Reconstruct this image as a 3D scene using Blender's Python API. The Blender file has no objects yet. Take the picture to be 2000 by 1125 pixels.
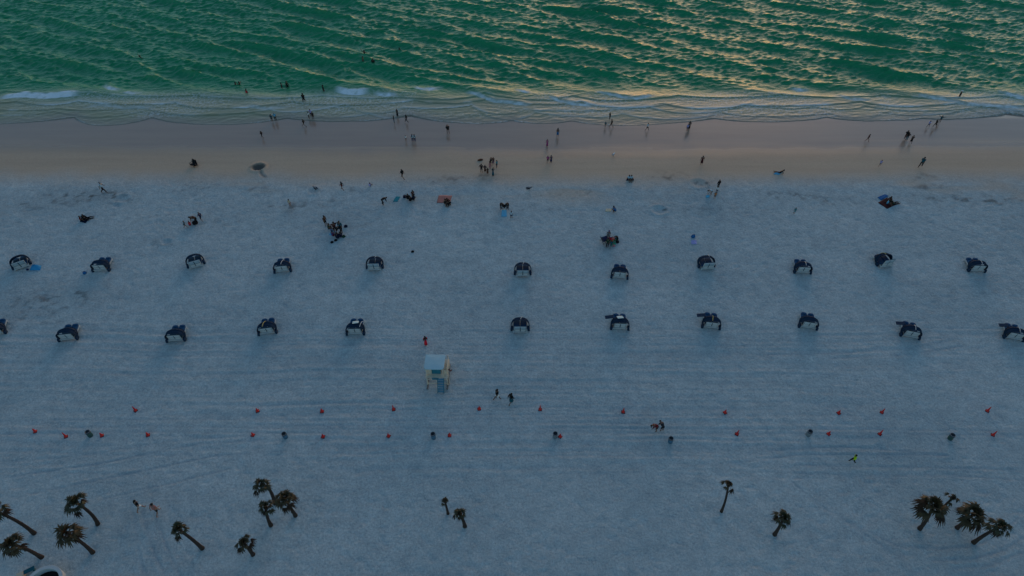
import bpy, math, random
import numpy as np
from mathutils import Vector, Matrix, Euler

S = bpy.context.scene
COL = S.collection
R = math.radians
random.seed(7)
RNG = np.random.default_rng(11)

# ------------------------------------------------------------------ camera
PITCH, FPX, CAMH = 47.5, 1300.0, 53.0
cam_d = bpy.data.cameras.new("camera")
cam_d.sensor_width = 36.0
cam_d.lens = FPX / 2000.0 * 36.0
cam_d.clip_end = 12000.0
cam_d.clip_start = 0.5
cam = bpy.data.objects.new("camera", cam_d)
COL.objects.link(cam)
cam.location = (0, 0, CAMH)
cam.rotation_euler = (R(90 - PITCH), 0, 0)
S.camera = cam

# ------------------------------------------------------------------ sky, sun, exposure
SUN_ELEV, SUN_AZ = 1.6, 16.0            # degrees; azimuth from +Y (the sea) towards +X
W = bpy.data.worlds.new("World")
S.world = W
W.use_nodes = True
wn = W.node_tree
sky = wn.nodes.new("ShaderNodeTexSky")
sky.sky_type = 'NISHITA'
sky.sun_disc = False
sky.sun_elevation = R(SUN_ELEV)
sky.sun_rotation = R(SUN_AZ)
sky.air_density = 1.0
sky.dust_density = 1.0
sky.ozone_density = 2.4
bg = wn.nodes["Background"]
bg.inputs["Strength"].default_value = 0.12
tint = wn.nodes.new("ShaderNodeMix")      # the photograph's cool white balance
tint.data_type = 'RGBA'
tint.blend_type = 'MULTIPLY'
tint.inputs[0].default_value = 1.0
tint.inputs[7].default_value = (1.0, 1.08, 1.04, 1)
wn.links.new(sky.outputs["Color"], tint.inputs[6])
wn.links.new(tint.outputs[2], bg.inputs["Color"])

sun_d = bpy.data.lights.new("sun", 'SUN')
sun_d.energy = 0.12
sun_d.angle = R(40)
sun_d.color = (1.0, 0.62, 0.36)
sun = bpy.data.objects.new("sun", sun_d)
COL.objects.link(sun)
_a = R(SUN_AZ)
_e = R(7.0)
_dir = Vector((math.sin(_a) * math.cos(_e), math.cos(_a) * math.cos(_e), math.sin(_e)))
sun.rotation_euler = (-_dir).to_track_quat('-Z', 'Y').to_euler()
sun.location = (20, 80, 60)

S.view_settings.view_transform = 'Standard'
S.view_settings.look = 'None'
S.view_settings.exposure = 2.2
S.view_settings.gamma = 1.0
S.view_settings.use_curve_mapping = False

# ------------------------------------------------------------------ terrain profile and pixel helpers
SEA = -0.60


def terr_z(y):
    y = np.asarray(y, float)
    z = np.where(y < 66, -0.002 * (y - 20), -0.092 - 0.036 * (y - 66))
    z = np.where(y > 82, -0.092 - 0.036 * 16 - 0.11 * (y - 82), z)
    return np.maximum(z, -6.0)


_cp, _sp = math.cos(R(PITCH)), math.sin(R(PITCH))


def ray(px, py):
    u = (px - 1000.0) / FPX
    v = (562.5 - py) / FPX
    # forward (0,cp,-sp) ; up (0,sp,cp) ; right (1,0,0)
    return (u, _cp + v * _sp, -_sp + v * _cp)


def at_z(px, py, z):
    dx, dy, dz = ray(px, py)
    t = (z - CAMH) / dz
    return Vector((dx * t, dy * t, z))


def at(px, py):
    z = 0.0
    for _ in range(5):
        p = at_z(px, py, z)
        z = max(float(terr_z(p.y)), SEA)
    return at_z(px, py, z)


def proj(p):
    x, y, z = p[0], p[1], p[2] - CAMH
    d = y * _cp - z * _sp
    return (1000 + FPX * x / d, 562.5 - FPX * (y * _sp + z * _cp) / d)


def height_for(p, top):
    lo, hi = 0.2, 14.0
    for _ in range(30):
        m = (lo + hi) / 2
        if proj((p[0], p[1], p[2] + m))[1] > top:
            lo = m
        else:
            hi = m
    return lo


# ------------------------------------------------------------------ numpy noise
def _hash(ix, iy, seed):
    n = (ix.astype(np.int64) * 374761393 + iy.astype(np.int64) * 668265263 + seed * 982451653) & 0x7FFFFFFF
    n = ((n ^ (n >> 13)) * 1274126177) & 0x7FFFFFFF
    n = (n ^ (n >> 16)) & 0xFFFFFF
    return n / float(0xFFFFFF)


def vnoise(x, y, seed=0):
    x = np.asarray(x, float)
    y = np.asarray(y, float)
    x, y = np.broadcast_arrays(x, y)
    ix = np.floor(x)
    iy = np.floor(y)
    fx = x - ix
    fy = y - iy
    fx = fx * fx * (3 - 2 * fx)
    fy = fy * fy * (3 - 2 * fy)
    a = _hash(ix, iy, seed)
    b = _hash(ix + 1, iy, seed)
    c = _hash(ix, iy + 1, seed)
    d = _hash(ix + 1, iy + 1, seed)
    return (a + (b - a) * fx) * (1 - fy) + (c + (d - c) * fx) * fy


def fbm(x, y, seed=0, oct=4):
    r = 0
    a = 0.5
    for k in range(oct):
        r = r + a * vnoise(x * 2 ** k, y * 2 ** k, seed + k * 17)
        a *= 0.5
    return r


def sstep(a, b, x):
    t = np.clip((x - a) / (b - a), 0, 1)
    return t * t * (3 - 2 * t)


# ------------------------------------------------------------------ materials
MATS = {}


def _base(name):
    m = bpy.data.materials.new(name)
    m.use_nodes = True
    return m, m.node_tree, m.node_tree.nodes["Principled BSDF"]


def mat(name, col, rough=0.7, var=0.25, scale=6.0, spec=0.3, metal=0.0):
    """plain surface with a noise-broken colour"""
    if name in MATS:
        return MATS[name]
    m, t, p = _base(name)
    tc = t.nodes.new("ShaderNodeTexCoord")
    nz = t.nodes.new("ShaderNodeTexNoise")
    nz.inputs["Scale"].default_value = scale
    nz.inputs["Detail"].default_value = 4
    t.links.new(tc.outputs["Object"], nz.inputs["Vector"])
    mx = t.nodes.new("ShaderNodeMix")
    mx.data_type = 'RGBA'
    mx.inputs[6].default_value = (*[c * (1 - var) for c in col], 1)
    mx.inputs[7].default_value = (*[min(1, c * (1 + var)) for c in col], 1)
    t.links.new(nz.outputs["Fac"], mx.inputs[0])
    t.links.new(mx.outputs[2], p.inputs["Base Color"])
    p.inputs["Roughness"].default_value = rough
    p.inputs["Specular IOR Level"].default_value = spec
    p.inputs["Metallic"].default_value = metal
    MATS[name] = m
    return m


def sand_material():
    m, t, p = _base("sand")
    N, L = t.nodes, t.links
    geo = N.new("ShaderNodeNewGeometry")

    def attr(n):
        a = N.new("ShaderNodeAttribute")
        a.attribute_name = n
        return a.outputs["Fac"]

    def mapping(sx, sy, sz=1.0, rot=0.0):
        mp = N.new("ShaderNodeMapping")
        mp.inputs["Scale"].default_value = (sx, sy, sz)
        mp.inputs["Rotation"].default_value = (0, 0, rot)
        L.new(geo.outputs["Position"], mp.inputs["Vector"])
        return mp.outputs[0]

    def noise(vec, scale, detail=5, rough=0.55):
        n = N.new("ShaderNodeTexNoise")
        n.inputs["Scale"].default_value = scale
        n.inputs["Detail"].default_value = detail
        n.inputs["Roughness"].default_value = rough
        L.new(vec, n.inputs["Vector"])
        return n.outputs["Fac"]

    def ramp(fac, stops):
        r = N.new("ShaderNodeValToRGB")
        e = r.color_ramp.elements
        e[0].position, e[0].color = stops[0][0], (*stops[0][1], 1)
        e[1].position, e[1].color = stops[-1][0], (*stops[-1][1], 1)
        for pos, c in stops[1:-1]:
            k = e.new(pos)
            k.color = (*c, 1)
        L.new(fac, r.inputs["Fac"])
        return r.outputs["Color"]

    def mix(fac, a, b, mode='MIX'):
        x = N.new("ShaderNodeMix")
        x.data_type = 'RGBA'
        x.blend_type = mode
        for sock, v in ((x.inputs[0], fac), (x.inputs[6], a), (x.inputs[7], b)):
            if hasattr(v, "node"):
                L.new(v, sock)
            elif isinstance(v, tuple):
                sock.default_value = (*v, 1)
            else:
                sock.default_value = v
        return x.outputs[2]

    def math_(op, a, b=None):
        x = N.new("ShaderNodeMath")
        x.operation = op
        for sock, v in ((x.inputs[0], a), (x.inputs[1], b)):
            if v is None:
                continue
            if hasattr(v, "node"):
                L.new(v, sock)
            else:
                sock.default_value = v
        return x.outputs[0]

    iso = mapping(1, 1)
    big = ramp(noise(mapping(.7, 1.2), 0.10, 7, 0.62), [(0.32, (0, 0, 0)), (0.68, (1, 1, 1))])
    mid = noise(iso, 0.9, 5)
    fine = noise(iso, 5.0, 4, 0.7)
    grain = noise(iso, 14.0, 3, 0.7)
    dry = mix(big, SAND_A, SAND_B)
    dry = mix(0.55, dry, ramp(mid, [(0.30, (0.62, 0.64, 0.67)), (0.68, (1, 1, 1))]), 'MULTIPLY')
    dry = mix(0.5, dry, ramp(fine, [(0.30, (0.42, 0.45, 0.5)), (0.62, (1.05, 1.05, 1.05))]), 'MULTIPLY')
    dry = mix(0.5, dry, ramp(grain, [(0.3, (0.45, 0.46, 0.5)), (0.62, (1.1, 1.1, 1.1))]), 'MULTIPLY')
    streak = noise(mapping(0.05, 0.55), 1.6, 5)
    damp = mix(streak, DAMP_A, DAMP_B)
    damp = mix(0.4, damp, ramp(fine, [(0.3, (0.7, 0.7, 0.7)), (0.6, (1, 1, 1))]), 'MULTIPLY')
    wetc = mix(streak, WET_A, WET_B)
    a_damp, a_wet, a_wr = attr("damp"), attr("wet"), attr("wrack")
    dry = mix(attr("turned"), dry, GROOVE_SHADE_COL)                       # rake and tyre groove shading put into the colour where relief shows weakly
    c = mix(a_damp, dry, damp)
    c = mix(a_wet, c, wetc)
    c = mix(a_wr, c, (0.06, 0.055, 0.05))
    L.new(c, p.inputs["Base Color"])
    # roughness: dry 0.95, damp 0.6, wet 0.2
    r = N.new("ShaderNodeMapRange")
    r.inputs["To Min"].default_value = 0.95
    r.inputs["To Max"].default_value = 0.7
    L.new(a_damp, r.inputs["Value"])
    r2 = N.new("ShaderNodeMix")
    L.new(a_wet, r2.inputs[0])
    L.new(r.outputs[0], r2.inputs[2])
    r2.inputs[3].default_value = 0.20
    L.new(r2.outputs[0], p.inputs["Roughness"])
    p.inputs["IOR"].default_value = 1.45
    sp = N.new("ShaderNodeMapRange")
    sp.inputs["To Min"].default_value = 0.25
    sp.inputs["To Max"].default_value = 0.6
    L.new(a_wet, sp.inputs["Value"])
    L.new(sp.outputs[0], p.inputs["Specular IOR Level"])
    # footprints and grooming in the bump
    foot = noise(iso, 2.2, 4, 0.6)
    vor = N.new("ShaderNodeTexVoronoi")
    vor.inputs["Scale"].default_value = 1.9
    L.new(iso, vor.inputs["Vector"])
    dimple = N.new("ShaderNodeMapRange")
    dimple.inputs["From Min"].default_value = 0.0
    dimple.inputs["From Max"].default_value = 0.35
    L.new(vor.outputs["Distance"], dimple.inputs["Value"])
    h = math_('ADD', math_('MULTIPLY', foot, 1.0), math_('MULTIPLY', dimple.outputs[0], 0.35))
    h = math_('ADD', h, math_('MULTIPLY', fine, 0.6))
    dryness = math_('SUBTRACT', 1.0, math_('MULTIPLY', a_damp, 0.85))
    dryness = math_('MULTIPLY', dryness, math_('SUBTRACT', 1.0, math_('MULTIPLY', a_wet, 0.85)))
    h = math_('MULTIPLY', h, dryness)
    b = N.new("ShaderNodeBump")
    b.inputs["Strength"].default_value = 1.0
    b.inputs["Distance"].default_value = 0.075
    L.new(h, b.inputs["Height"])
    L.new(b.outputs[0], p.inputs["Normal"])
    return m


SAND_A = (0.48, 0.53, 0.52)
SAND_B = (0.61, 0.64, 0.61)
GROOVE_SHADE_COL = (0.27, 0.30, 0.32)  # dark tone for the groove shading painted on dry sand
DAMP_A = (0.47, 0.33, 0.23)
DAMP_B = (0.60, 0.43, 0.30)
WET_A = (0.27, 0.18, 0.135)
WET_B = (0.38, 0.26, 0.19)
DEEP = (0.004, 0.27, 0.100)
SHOAL = (0.27, 0.26, 0.15)


def water_material():
    m, t, p = _base("sea_water")
    N, L = t.nodes, t.links
    geo = N.new("ShaderNodeNewGeometry")

    def attr(n):
        a = N.new("ShaderNodeAttribute")
        a.attribute_name = n
        return a.outputs["Fac"]

    def noise(sx, sy, rot, scale, detail, rough=0.6):
        mp = N.new("ShaderNodeMapping")
        mp.vector_type = 'TEXTURE'
        mp.inputs["Scale"].default_value = (sx, sy, 1)
        mp.inputs["Rotation"].default_value = (0, 0, rot)
        L.new(geo.outputs["Position"], mp.inputs["Vector"])
        n = N.new("ShaderNodeTexNoise")
        n.inputs["Scale"].default_value = scale
        n.inputs["Detail"].default_value = detail
        n.inputs["Roughness"].default_value = rough
        L.new(mp.outputs[0], n.inputs["Vector"])
        return n.outputs["Fac"]

    def mixc(fac, a, b):
        x = N.new("ShaderNodeMix")
        x.data_type = 'RGBA'
        for sock, v in ((x.inputs[0], fac), (x.inputs[6], a), (x.inputs[7], b)):
            if hasattr(v, "node"):
                L.new(v, sock)
            else:
                sock.default_value = (*v, 1)
        return x.outputs[2]

    shal, foam, lace = attr("shoal"), attr("foam"), attr("lace")
    patch = noise(1, 1, 0, 0.05, 3)
    deep = mixc(patch, DEEP, tuple(c * 0.72 for c in DEEP))
    c = mixc(shal, deep, SHOAL)
    film = attr("film")
    c = mixc(film, c, (0.27, 0.23, 0.17))
    ln = noise(1.5, 1, R(12), 4.0, 6, 0.72)
    lr = N.new("ShaderNodeMapRange")
    lr.inputs["From Min"].default_value = 0.47
    lr.inputs["From Max"].default_value = 0.62
    L.new(ln, lr.inputs["Value"])
    lm = N.new("ShaderNodeMath")
    lm.operation = 'MULTIPLY'
    L.new(lr.outputs[0], lm.inputs[0])
    L.new(lace, lm.inputs[1])
    mxf = N.new("ShaderNodeMath")
    mxf.operation = 'MAXIMUM'
    L.new(lm.outputs[0], mxf.inputs[0])
    L.new(foam, mxf.inputs[1])
    ff = mxf.outputs[0]
    c = mixc(ff, c, (0.8, 0.82, 0.84))
    L.new(c, p.inputs["Base Color"])
    r = N.new("ShaderNodeMapRange")
    r.inputs["To Min"].default_value = 0.28
    r.inputs["To Max"].default_value = 0.8
    L.new(ff, r.inputs["Value"])
    L.new(r.outputs[0], p.inputs["Roughness"])
    p.inputs["IOR"].default_value = 1.34
    p.inputs["Specular IOR Level"].default_value = 0.78
    b1 = noise(2.6, 1, R(24), 1.3, 6, 0.62)
    b2 = noise(2.0, 1, R(-20), 2.4, 4, 0.6)
    ad = N.new("ShaderNodeMath")
    ad.operation = 'ADD'
    L.new(b1, ad.inputs[0])
    L.new(b2, ad.inputs[1])
    calm = N.new("ShaderNodeMapRange")
    calm.inputs["To Min"].default_value = 1.0
    calm.inputs["To Max"].default_value = 0.28
    L.new(shal, calm.inputs["Value"])
    mu = N.new("ShaderNodeMath")
    mu.operation = 'MULTIPLY'
    L.new(ad.outputs[0], mu.inputs[0])
    L.new(calm.outputs[0], mu.inputs[1])
    b = N.new("ShaderNodeBump")
    b.inputs["Strength"].default_value = 1.0
    b.inputs["Distance"].default_value = 0.12
    L.new(mu.outputs[0], b.inputs["Height"])
    L.new(b.outputs[0], p.inputs["Normal"])
    return m


# ------------------------------------------------------------------ mesh helpers
class MB:
    """collects geometry, links it as one mesh object"""

    def __init__(s):
        s.v, s.f = [], []

    def add(s, vs, fs):
        o = len(s.v)
        s.v += [tuple(v) for v in vs]
        s.f += [tuple(i + o for i in f) for f in fs]
        return s

    def box(s, c, d, rot=None, bev=0.0):
        x, y, z = d[0] / 2, d[1] / 2, d[2] / 2
        if bev <= 0:
            vs = [Vector((a * x, b * y, e * z)) for a in (-1, 1) for b in (-1, 1) for e in (-1, 1)]
            fs = [(0, 1, 3, 2), (4, 6, 7, 5), (0, 4, 5, 1), (2, 3, 7, 6), (0, 2, 6, 4), (1, 5, 7, 3)]
        else:
            b = min(bev, x * .9, y * .9, z * .9)
            ring = []
            for (sx, sy) in ((1, 1), (-1, 1), (-1, -1), (1, -1)):
                cx, cy = sx * (x - b), sy * (y - b)
                a0 = math.atan2(sy, sx) - math.pi / 4
                for k in range(3):
                    a = a0 + k * math.pi / 4
                    ring.append((cx, cy, math.cos(a), math.sin(a)))
            vs, fs = [], []
            for (zz, off) in ((-z, -b), (-z + b, 0), (z - b, 0), (z, -b)):
                for (cx, cy, ca, sa) in ring:
                    vs.append(Vector((cx + ca * (b + off), cy + sa * (b + off), zz)))
            n = len(ring)
            for k in range(3):
                for i in range(n):
                    j = (i + 1) % n
                    fs.append((k * n + i, k * n + j, (k + 1) * n + j, (k + 1) * n + i))
            fs.append(tuple(range(n - 1, -1, -1)))
            fs.append(tuple(range(3 * n, 4 * n)))
        if rot:
            M = Euler(rot).to_matrix()
            vs = [M @ v for v in vs]
        vs = [v + Vector(c) for v in vs]
        return s.add(vs, fs)

    def tube(s, pts, rads, n=8, cap=True):
        pts = [Vector(p) for p in pts]
        if not hasattr(rads, "__len__"):
            rads = [rads] * len(pts)
        vs, fs = [], []
        prev = None
        for i, p in enumerate(pts):
            d = (pts[min(i + 1, len(pts) - 1)] - pts[max(i - 1, 0)]).normalized()
            if prev is None:
                ref = Vector((0, 0, 1)) if abs(d.z) < 0.9 else Vector((1, 0, 0))
                u = d.cross(ref).normalized()
            else:
                u = (prev - d * prev.dot(d)).normalized()
            prev = u
            w = d.cross(u)
            for k in range(n):
                a = 2 * math.pi * k / n
                vs.append(p + (u * math.cos(a) + w * math.sin(a)) * rads[i])
        for i in range(len(pts) - 1):
            for k in range(n):
                q = (k + 1) % n
                fs.append((i * n + k, i * n + q, (i + 1) * n + q, (i + 1) * n + k))
        if cap:
            fs.append(tuple(range(n - 1, -1, -1)))
            o = (len(pts) - 1) * n
            fs.append(tuple(range(o, o + n)))
        return s.add(vs, fs)

    def lathe(s, prof, n=16, c=(0, 0, 0), cap0=True, cap1=True):
        vs, fs = [], []
        for (r, z) in prof:
            for k in range(n):
                a = 2 * math.pi * k / n
                vs.append((c[0] + r * math.cos(a), c[1] + r * math.sin(a), c[2] + z))
        for i in range(len(prof) - 1):
            for k in range(n):
                q = (k + 1) % n
                fs.append((i * n + k, i * n + q, (i + 1) * n + q, (i + 1) * n + k))
        if cap0:
            fs.append(tuple(range(n - 1, -1, -1)))
        if cap1:
            o = (len(prof) - 1) * n
            fs.append(tuple(range(o, o + n)))
        return s.add(vs, fs)

    def ball(s, c, r, n=10, m=6, rot=None):
        if not hasattr(r, "__len__"):
            r = (r, r, r)
        vs, fs = [], []
        for j in range(1, m):
            th = math.pi * j / m
            for k in range(n):
                a = 2 * math.pi * k / n
                vs.append(Vector((r[0] * math.sin(th) * math.cos(a), r[1] * math.sin(th) * math.sin(a), r[2] * math.cos(th))))
        vs.append(Vector((0, 0, r[2])))
        vs.append(Vector((0, 0, -r[2])))
        T, B = len(vs) - 2, len(vs) - 1
        for j in range(m - 2):
            for k in range(n):
                q = (k + 1) % n
                fs.append((j * n + k, (j + 1) * n + k, (j + 1) * n + q, j * n + q))
        for k in range(n):
            q = (k + 1) % n
            fs.append((T, k, q))
            fs.append((B, (m - 2) * n + q, (m - 2) * n + k))
        if rot is not None:
            M = rot if isinstance(rot, Matrix) else Euler(rot).to_matrix()
            vs = [M @ v for v in vs]
        return s.add([v + Vector(c) for v in vs], fs)

    def mesh(s, name, smooth=True):
        me = bpy.data.meshes.new(name)
        me.from_pydata(s.v, [], s.f)
        if smooth:
            me.polygons.foreach_set("use_smooth", [True] * len(me.polygons))
        me.update()
        return me

    def build(s, name, m, parent=None, smooth=False):
        return link(name, s.mesh(name, smooth), m, parent)


def link(name, me, m=None, parent=None):
    o = bpy.data.objects.new(name, me)
    COL.objects.link(o)
    if m is not None:
        if len(me.materials) == 0:
            me.materials.append(m)
        o.material_slots[0].link = 'OBJECT'
        o.material_slots[0].material = m
    if parent:
        o.parent = parent
    return o


def tag(o, label, cat, group=None, kind=None):
    if label:
        o["label"] = label
    if cat:
        o["category"] = cat
    if group:
        o["group"] = group
    if kind:
        o["kind"] = kind
    return o


def thing(name, label, cat, loc, rz=0.0, group=None, sc=1.0):
    o = bpy.data.objects.new(name, None)
    o.empty_display_size = 0.2
    COL.objects.link(o)
    o.location = loc
    o.rotation_euler = (0, 0, rz)
    o.scale = (sc, sc, sc)
    return tag(o, label, cat, group)


def copy_tree(o, parent=None):
    c = o.copy()
    COL.objects.link(c)
    if parent:
        c.parent = parent
    for ch in list(o.children):
        copy_tree(ch, c)
    return c


def grid_mesh(name, xs, ys, X, Y, Z, attrs, m):
    nx, ny = len(xs), len(ys)
    co = np.empty((ny * nx, 3), np.float32)
    co[:, 0], co[:, 1], co[:, 2] = X.ravel(), Y.ravel(), Z.ravel()
    idx = np.arange(ny * nx, dtype=np.int32).reshape(ny, nx)
    q = np.stack([idx[:-1, :-1], idx[:-1, 1:], idx[1:, 1:], idx[1:, :-1]], -1).reshape(-1, 4)
    me = bpy.data.meshes.new(name)
    me.vertices.add(len(co))
    me.vertices.foreach_set("co", co.ravel())
    me.loops.add(q.size)
    me.loops.foreach_set("vertex_index", q.ravel())
    me.polygons.add(len(q))
    me.polygons.foreach_set("loop_start", np.arange(0, q.size, 4, dtype=np.int32))
    me.polygons.foreach_set("use_smooth", np.ones(len(q), bool))
    me.update(calc_edges=True)
    for k, v in attrs.items():
        a = me.attributes.new(k, 'FLOAT', 'POINT')
        a.data.foreach_set("value", np.ascontiguousarray(v, np.float32).ravel())
    me.materials.append(m)
    o = bpy.data.objects.new(name, me)
    COL.objects.link(o)
    return o


def axis(lo, hi, segs):
    """segs: list of (start, end, step) fine ranges; grows outside to lo / hi"""
    core = []
    for a, b, st in segs:
        core += list(np.arange(a, b, st))
    core.append(segs[-1][1])
    out = []
    st, v = segs[0][2], segs[0][0]
    while v > lo:
        st *= 1.35
        v -= st
        out.append(v)
    out = out[::-1] + core
    st, v = segs[-1][2], segs[-1][1]
    while v < hi:
        st *= 1.35
        v += st
        out.append(v)
    return np.array(out)


def poly_dist(X, Y, pts):
    """distance to a ground polyline"""
    D = np.full(X.shape, 1e9)
    for (a, b) in zip(pts[:-1], pts[1:]):
        dx, dy = b[0] - a[0], b[1] - a[1]
        L2 = dx * dx + dy * dy + 1e-9
        t = np.clip(((X - a[0]) * dx + (Y - a[1]) * dy) / L2, 0, 1)
        D = np.minimum(D, np.hypot(X - a[0] - t * dx, Y - a[1] - t * dy))
    return D


def gpts(pts):
    return [tuple(at(*p)[:2]) for p in pts]
#==PART2==
# ================================================================== THE SETTING
def y_at(py):
    return at(1000, py).y


Y_DRY, Y_WET, Y_EDGE = y_at(352), y_at(300), y_at(236)

# ---- sand --------------------------------------------------------
xs = axis(-3000, 3000, [(-92, -42, 0.26), (-42, 42, 0.16), (42, 92, 0.26)])
ys = axis(-600, 300, [(15, 63, 0.13), (63, 86, 0.24)])
X, Y = np.meshgrid(xs, ys)
Z = terr_z(Y)
near = sstep(100, 90, np.abs(X)) * sstep(10, 15, Y)
drym = sstep(Y_DRY + 1.5, Y_DRY - 1.5, Y) * near
Z = Z + 0.10 * (fbm(X * 0.05, Y * 0.08, 3) - 0.5) * sstep(66, 55, Y)
Z = Z + 0.035 * (fbm(X * 0.8, Y * 1.0, 9, 3) - 0.45) * drym
# trodden sand: random footprint dimples
fp = vnoise(X * 2.3, Y * 2.3, 21)
Z = Z - 0.035 * sstep(0.62, 0.9, fp) * drym
# grooming lines left by the beach rake
warp = 1.2 * fbm(X * 0.03, Y * 0.03, 31) + 0.12 * vnoise(X * 0.3, Y * 0.3, 5)
gl = vnoise(X * 0.06, (Y + warp * 1.6) * 4.6, 41) - 0.5 + 0.6 * (vnoise(X * 0.03 + 9, (Y + warp * 2.2) * 6.5, 43) - 0.5)
gmask = sstep(y_at(590), y_at(680), Y) * sstep(y_at(985), y_at(880), Y)
rk = gmask * near * sstep(0.25, 0.55, fbm(X * 0.05, Y * 0.09, 51) + 0.05)
Z = Z + 0.055 * gl * rk
GROOVE_SHADE = 0.20 * rk * sstep(0.02, -0.30, gl) * (0.4 + 0.9 * fbm(X * 0.4, Y * 0.4, 55))  # shading of the rake troughs, painted darker into the sand colour


def track(pts, w=0.10, d=0.036):
    g = gpts(pts)
    x0, x1 = min(p[0] for p in g) - 1, max(p[0] for p in g) + 1
    y0, y1 = min(p[1] for p in g) - 1, max(p[1] for p in g) + 1
    ii = np.where((ys >= y0) & (ys <= y1))[0]
    jj = np.where((xs >= x0) & (xs <= x1))[0]
    if len(ii) < 2 or len(jj) < 2:
        return
    sl = np.ix_(ii, jj)
    D = poly_dist(X[sl], Y[sl], g)
    d = d * (0.25 + 1.3 * fbm(X[sl] * 0.6, Y[sl] * 0.6, 63))
    GROOVE_SHADE[sl] = np.maximum(GROOVE_SHADE[sl], 16 * d * np.exp(-(D / (w * 1.1)) ** 2))  # tyre groove shading painted along the track
    Z[sl] += -d * np.exp(-(D / w) ** 2) + 0.6 * d * np.exp(-((D - 2.1 * w) / (w * 0.8)) ** 2)


for t_ in ([(255, 985), (263, 1020), (268, 1062), (280, 1125)], [(272, 985), (288, 1035), (303, 1085), (325, 1125)],
           [(300, 1000), (312, 1035), (332, 1085), (352, 1125)], [(268, 1070), (276, 1100), (288, 1125)],
           [(1545, 940), (1600, 985), (1680, 1030), (1750, 1065)], [(1600, 990), (1640, 1010), (1730, 1070), (1760, 1090)],
           [(1750, 1066), (1840, 1072), (1905, 1066), (1955, 1042), (1990, 1010)],
           [(1820, 1095), (1900, 1092), (1960, 1075), (2000, 1050)], [(1860, 1110), (1930, 1105), (2000, 1078)],
           [(1500, 692), (1640, 690), (1760, 682), (1860, 665)], [(1620, 700), (1760, 694), (1880, 676)],
           [(1560, 925), (1700, 930), (1850, 928), (2000, 938)], [(1560, 908), (1700, 912), (1850, 914), (2000, 918)],
           [(1420, 905), (1560, 888), (1720, 886), (1850, 890)], [(1500, 880), (1640, 872), (1750, 880), (1850, 890)],
           [(0, 905), (160, 890), (330, 862), (480, 850)], [(30, 930), (200, 905), (380, 868), (520, 858)],
           [(60, 965), (230, 930), (420, 890), (560, 880)], [(200, 975), (330, 945), (450, 915)],
           [(0, 838), (300, 832), (700, 838), (1100, 836), (1500, 838), (2000, 842)],
           [(0, 848), (300, 843), (700, 847), (1100, 845), (1500, 846), (2000, 850)],
           [(500, 830), (800, 834), (1100, 826), (1400, 830)], [(0, 822), (400, 818), (800, 822), (1200, 815)],
           [(1770, 410), (1810, 432), (1870, 452), (1932, 468)], [(1770, 385), (1790, 395)]):
    track(t_, 0.10, 0.020 if t_[0][0] == 0 or t_[0][0] == 500 else 0.028)

# children's sand holes with their heaps
HOLES = [(504, 327, 0.85, 0.30), (1287, 410, 0.9, 0.12), (1365, 358, 1.0, 0.10), (612, 373, 0.7, 0.12), (238, 388, 0.9, 0.10),
         (228, 401, 0.6, 0.10), (326, 473, 0.6, 0.10)]
for (hx, hy, hr, hd) in HOLES:
    p = at(hx, hy)
    q = np.hypot((X - p.x), (Y - p.y) * 1.1) / hr
    Z = Z - hd * np.exp(-(q * 1.25) ** 4) + 0.5 * hd * np.exp(-((q - 1.15) / 0.25) ** 2) * (0.5 + fbm(X * 2, Y * 2, 61))
track([(508, 333), (512, 342), (517, 345)], 0.16, 0.10)

edge_n = 1.1 * (fbm(X * 0.05, X * 0 + 3.3, 71) - 0.5) + 0.5 * (fbm(X * 0.35, Y * 0.2, 72) - 0.5)
damp = sstep(Y_DRY - 2.6, Y_DRY + 2.8, Y + edge_n * 2.6)
damp = np.maximum(damp, 0.6 * sstep(0.46, 0.68, fbm(X * 0.07, Y * 0.30, 73)) * sstep(y_at(415), y_at(372), Y))
wet = 0.12 * sstep(y_at(340), y_at(315), Y) + 0.88 * sstep(Y_WET - 1.6, Y_WET + 2.2, Y + edge_n * 1.8)
band = sstep(0.50, 0.70, fbm(X * 0.03, Y * 0.55, 74))
wet = np.clip(wet - 0.30 * band * sstep(y_at(262), y_at(290), Y), 0, 1)
# weed and litter the tide left: patches placed where the photo has them
wr = np.zeros_like(X)
for (px, py, rx, ry, k) in [(130, 385, 4, 1.4, .8), (230, 388, 2.2, 1.2, 1), (190, 380, 2.5, 1, .6), (380, 370, 2.4, 1.6, .7), (500, 370, 2.0, 1.3, .6), (30, 405, 5, 1.2, .5),
                            (640, 395, 3, .9, .5), (560, 405, 3, .8, .7), (700, 372, 2, .8, .5), (870, 352, 3, .9, .7), (950, 345, 2, .6, .8), (1310, 345, 2.4, 1, .8),
                            (1365, 358, 1.8, 1, 1.1), (1287, 409, 1.3, .8, 1.0), (1540, 382, 4, 1, .6), (1640, 392, 3, .9, .6), (1810, 365, 2, .5, .8), (1800, 345, 1.6, .7, .8),
                            (1850, 385, 7, 1.2, .6), (1950, 395, 5, 1.1, .6), (1150, 378, 5, .8, .4), (1060, 405, 4, .8, .4), (700, 435, 5, 1.5, .25), (100, 590, 4.5, 1.8, .7),
                            (160, 570, 2.5, 1, .45), (1900, 565, 5, 1.2, .35), (320, 475, 2, .8, .4), (1400, 410, 5, 1, .35), (505, 327, 1.1, .55, 1.2), (420, 435, 5, 1.5, .25),
                            (60, 625, 4, 1.4, .3), (1980, 430, 4, 1.4, .3), (280, 420, 5, 1.2, .3)]:
    p = at(px, py)
    wr += k * np.exp(-((X - p.x) / rx) ** 2 - ((Y - p.y) / ry) ** 2)
specks = sstep(0.48, 0.72, fbm(X * 1.5, Y * 1.9, 81, 4))
wr = np.clip(wr * (0.10 + 0.75 * specks), 0, 0.75)
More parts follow.
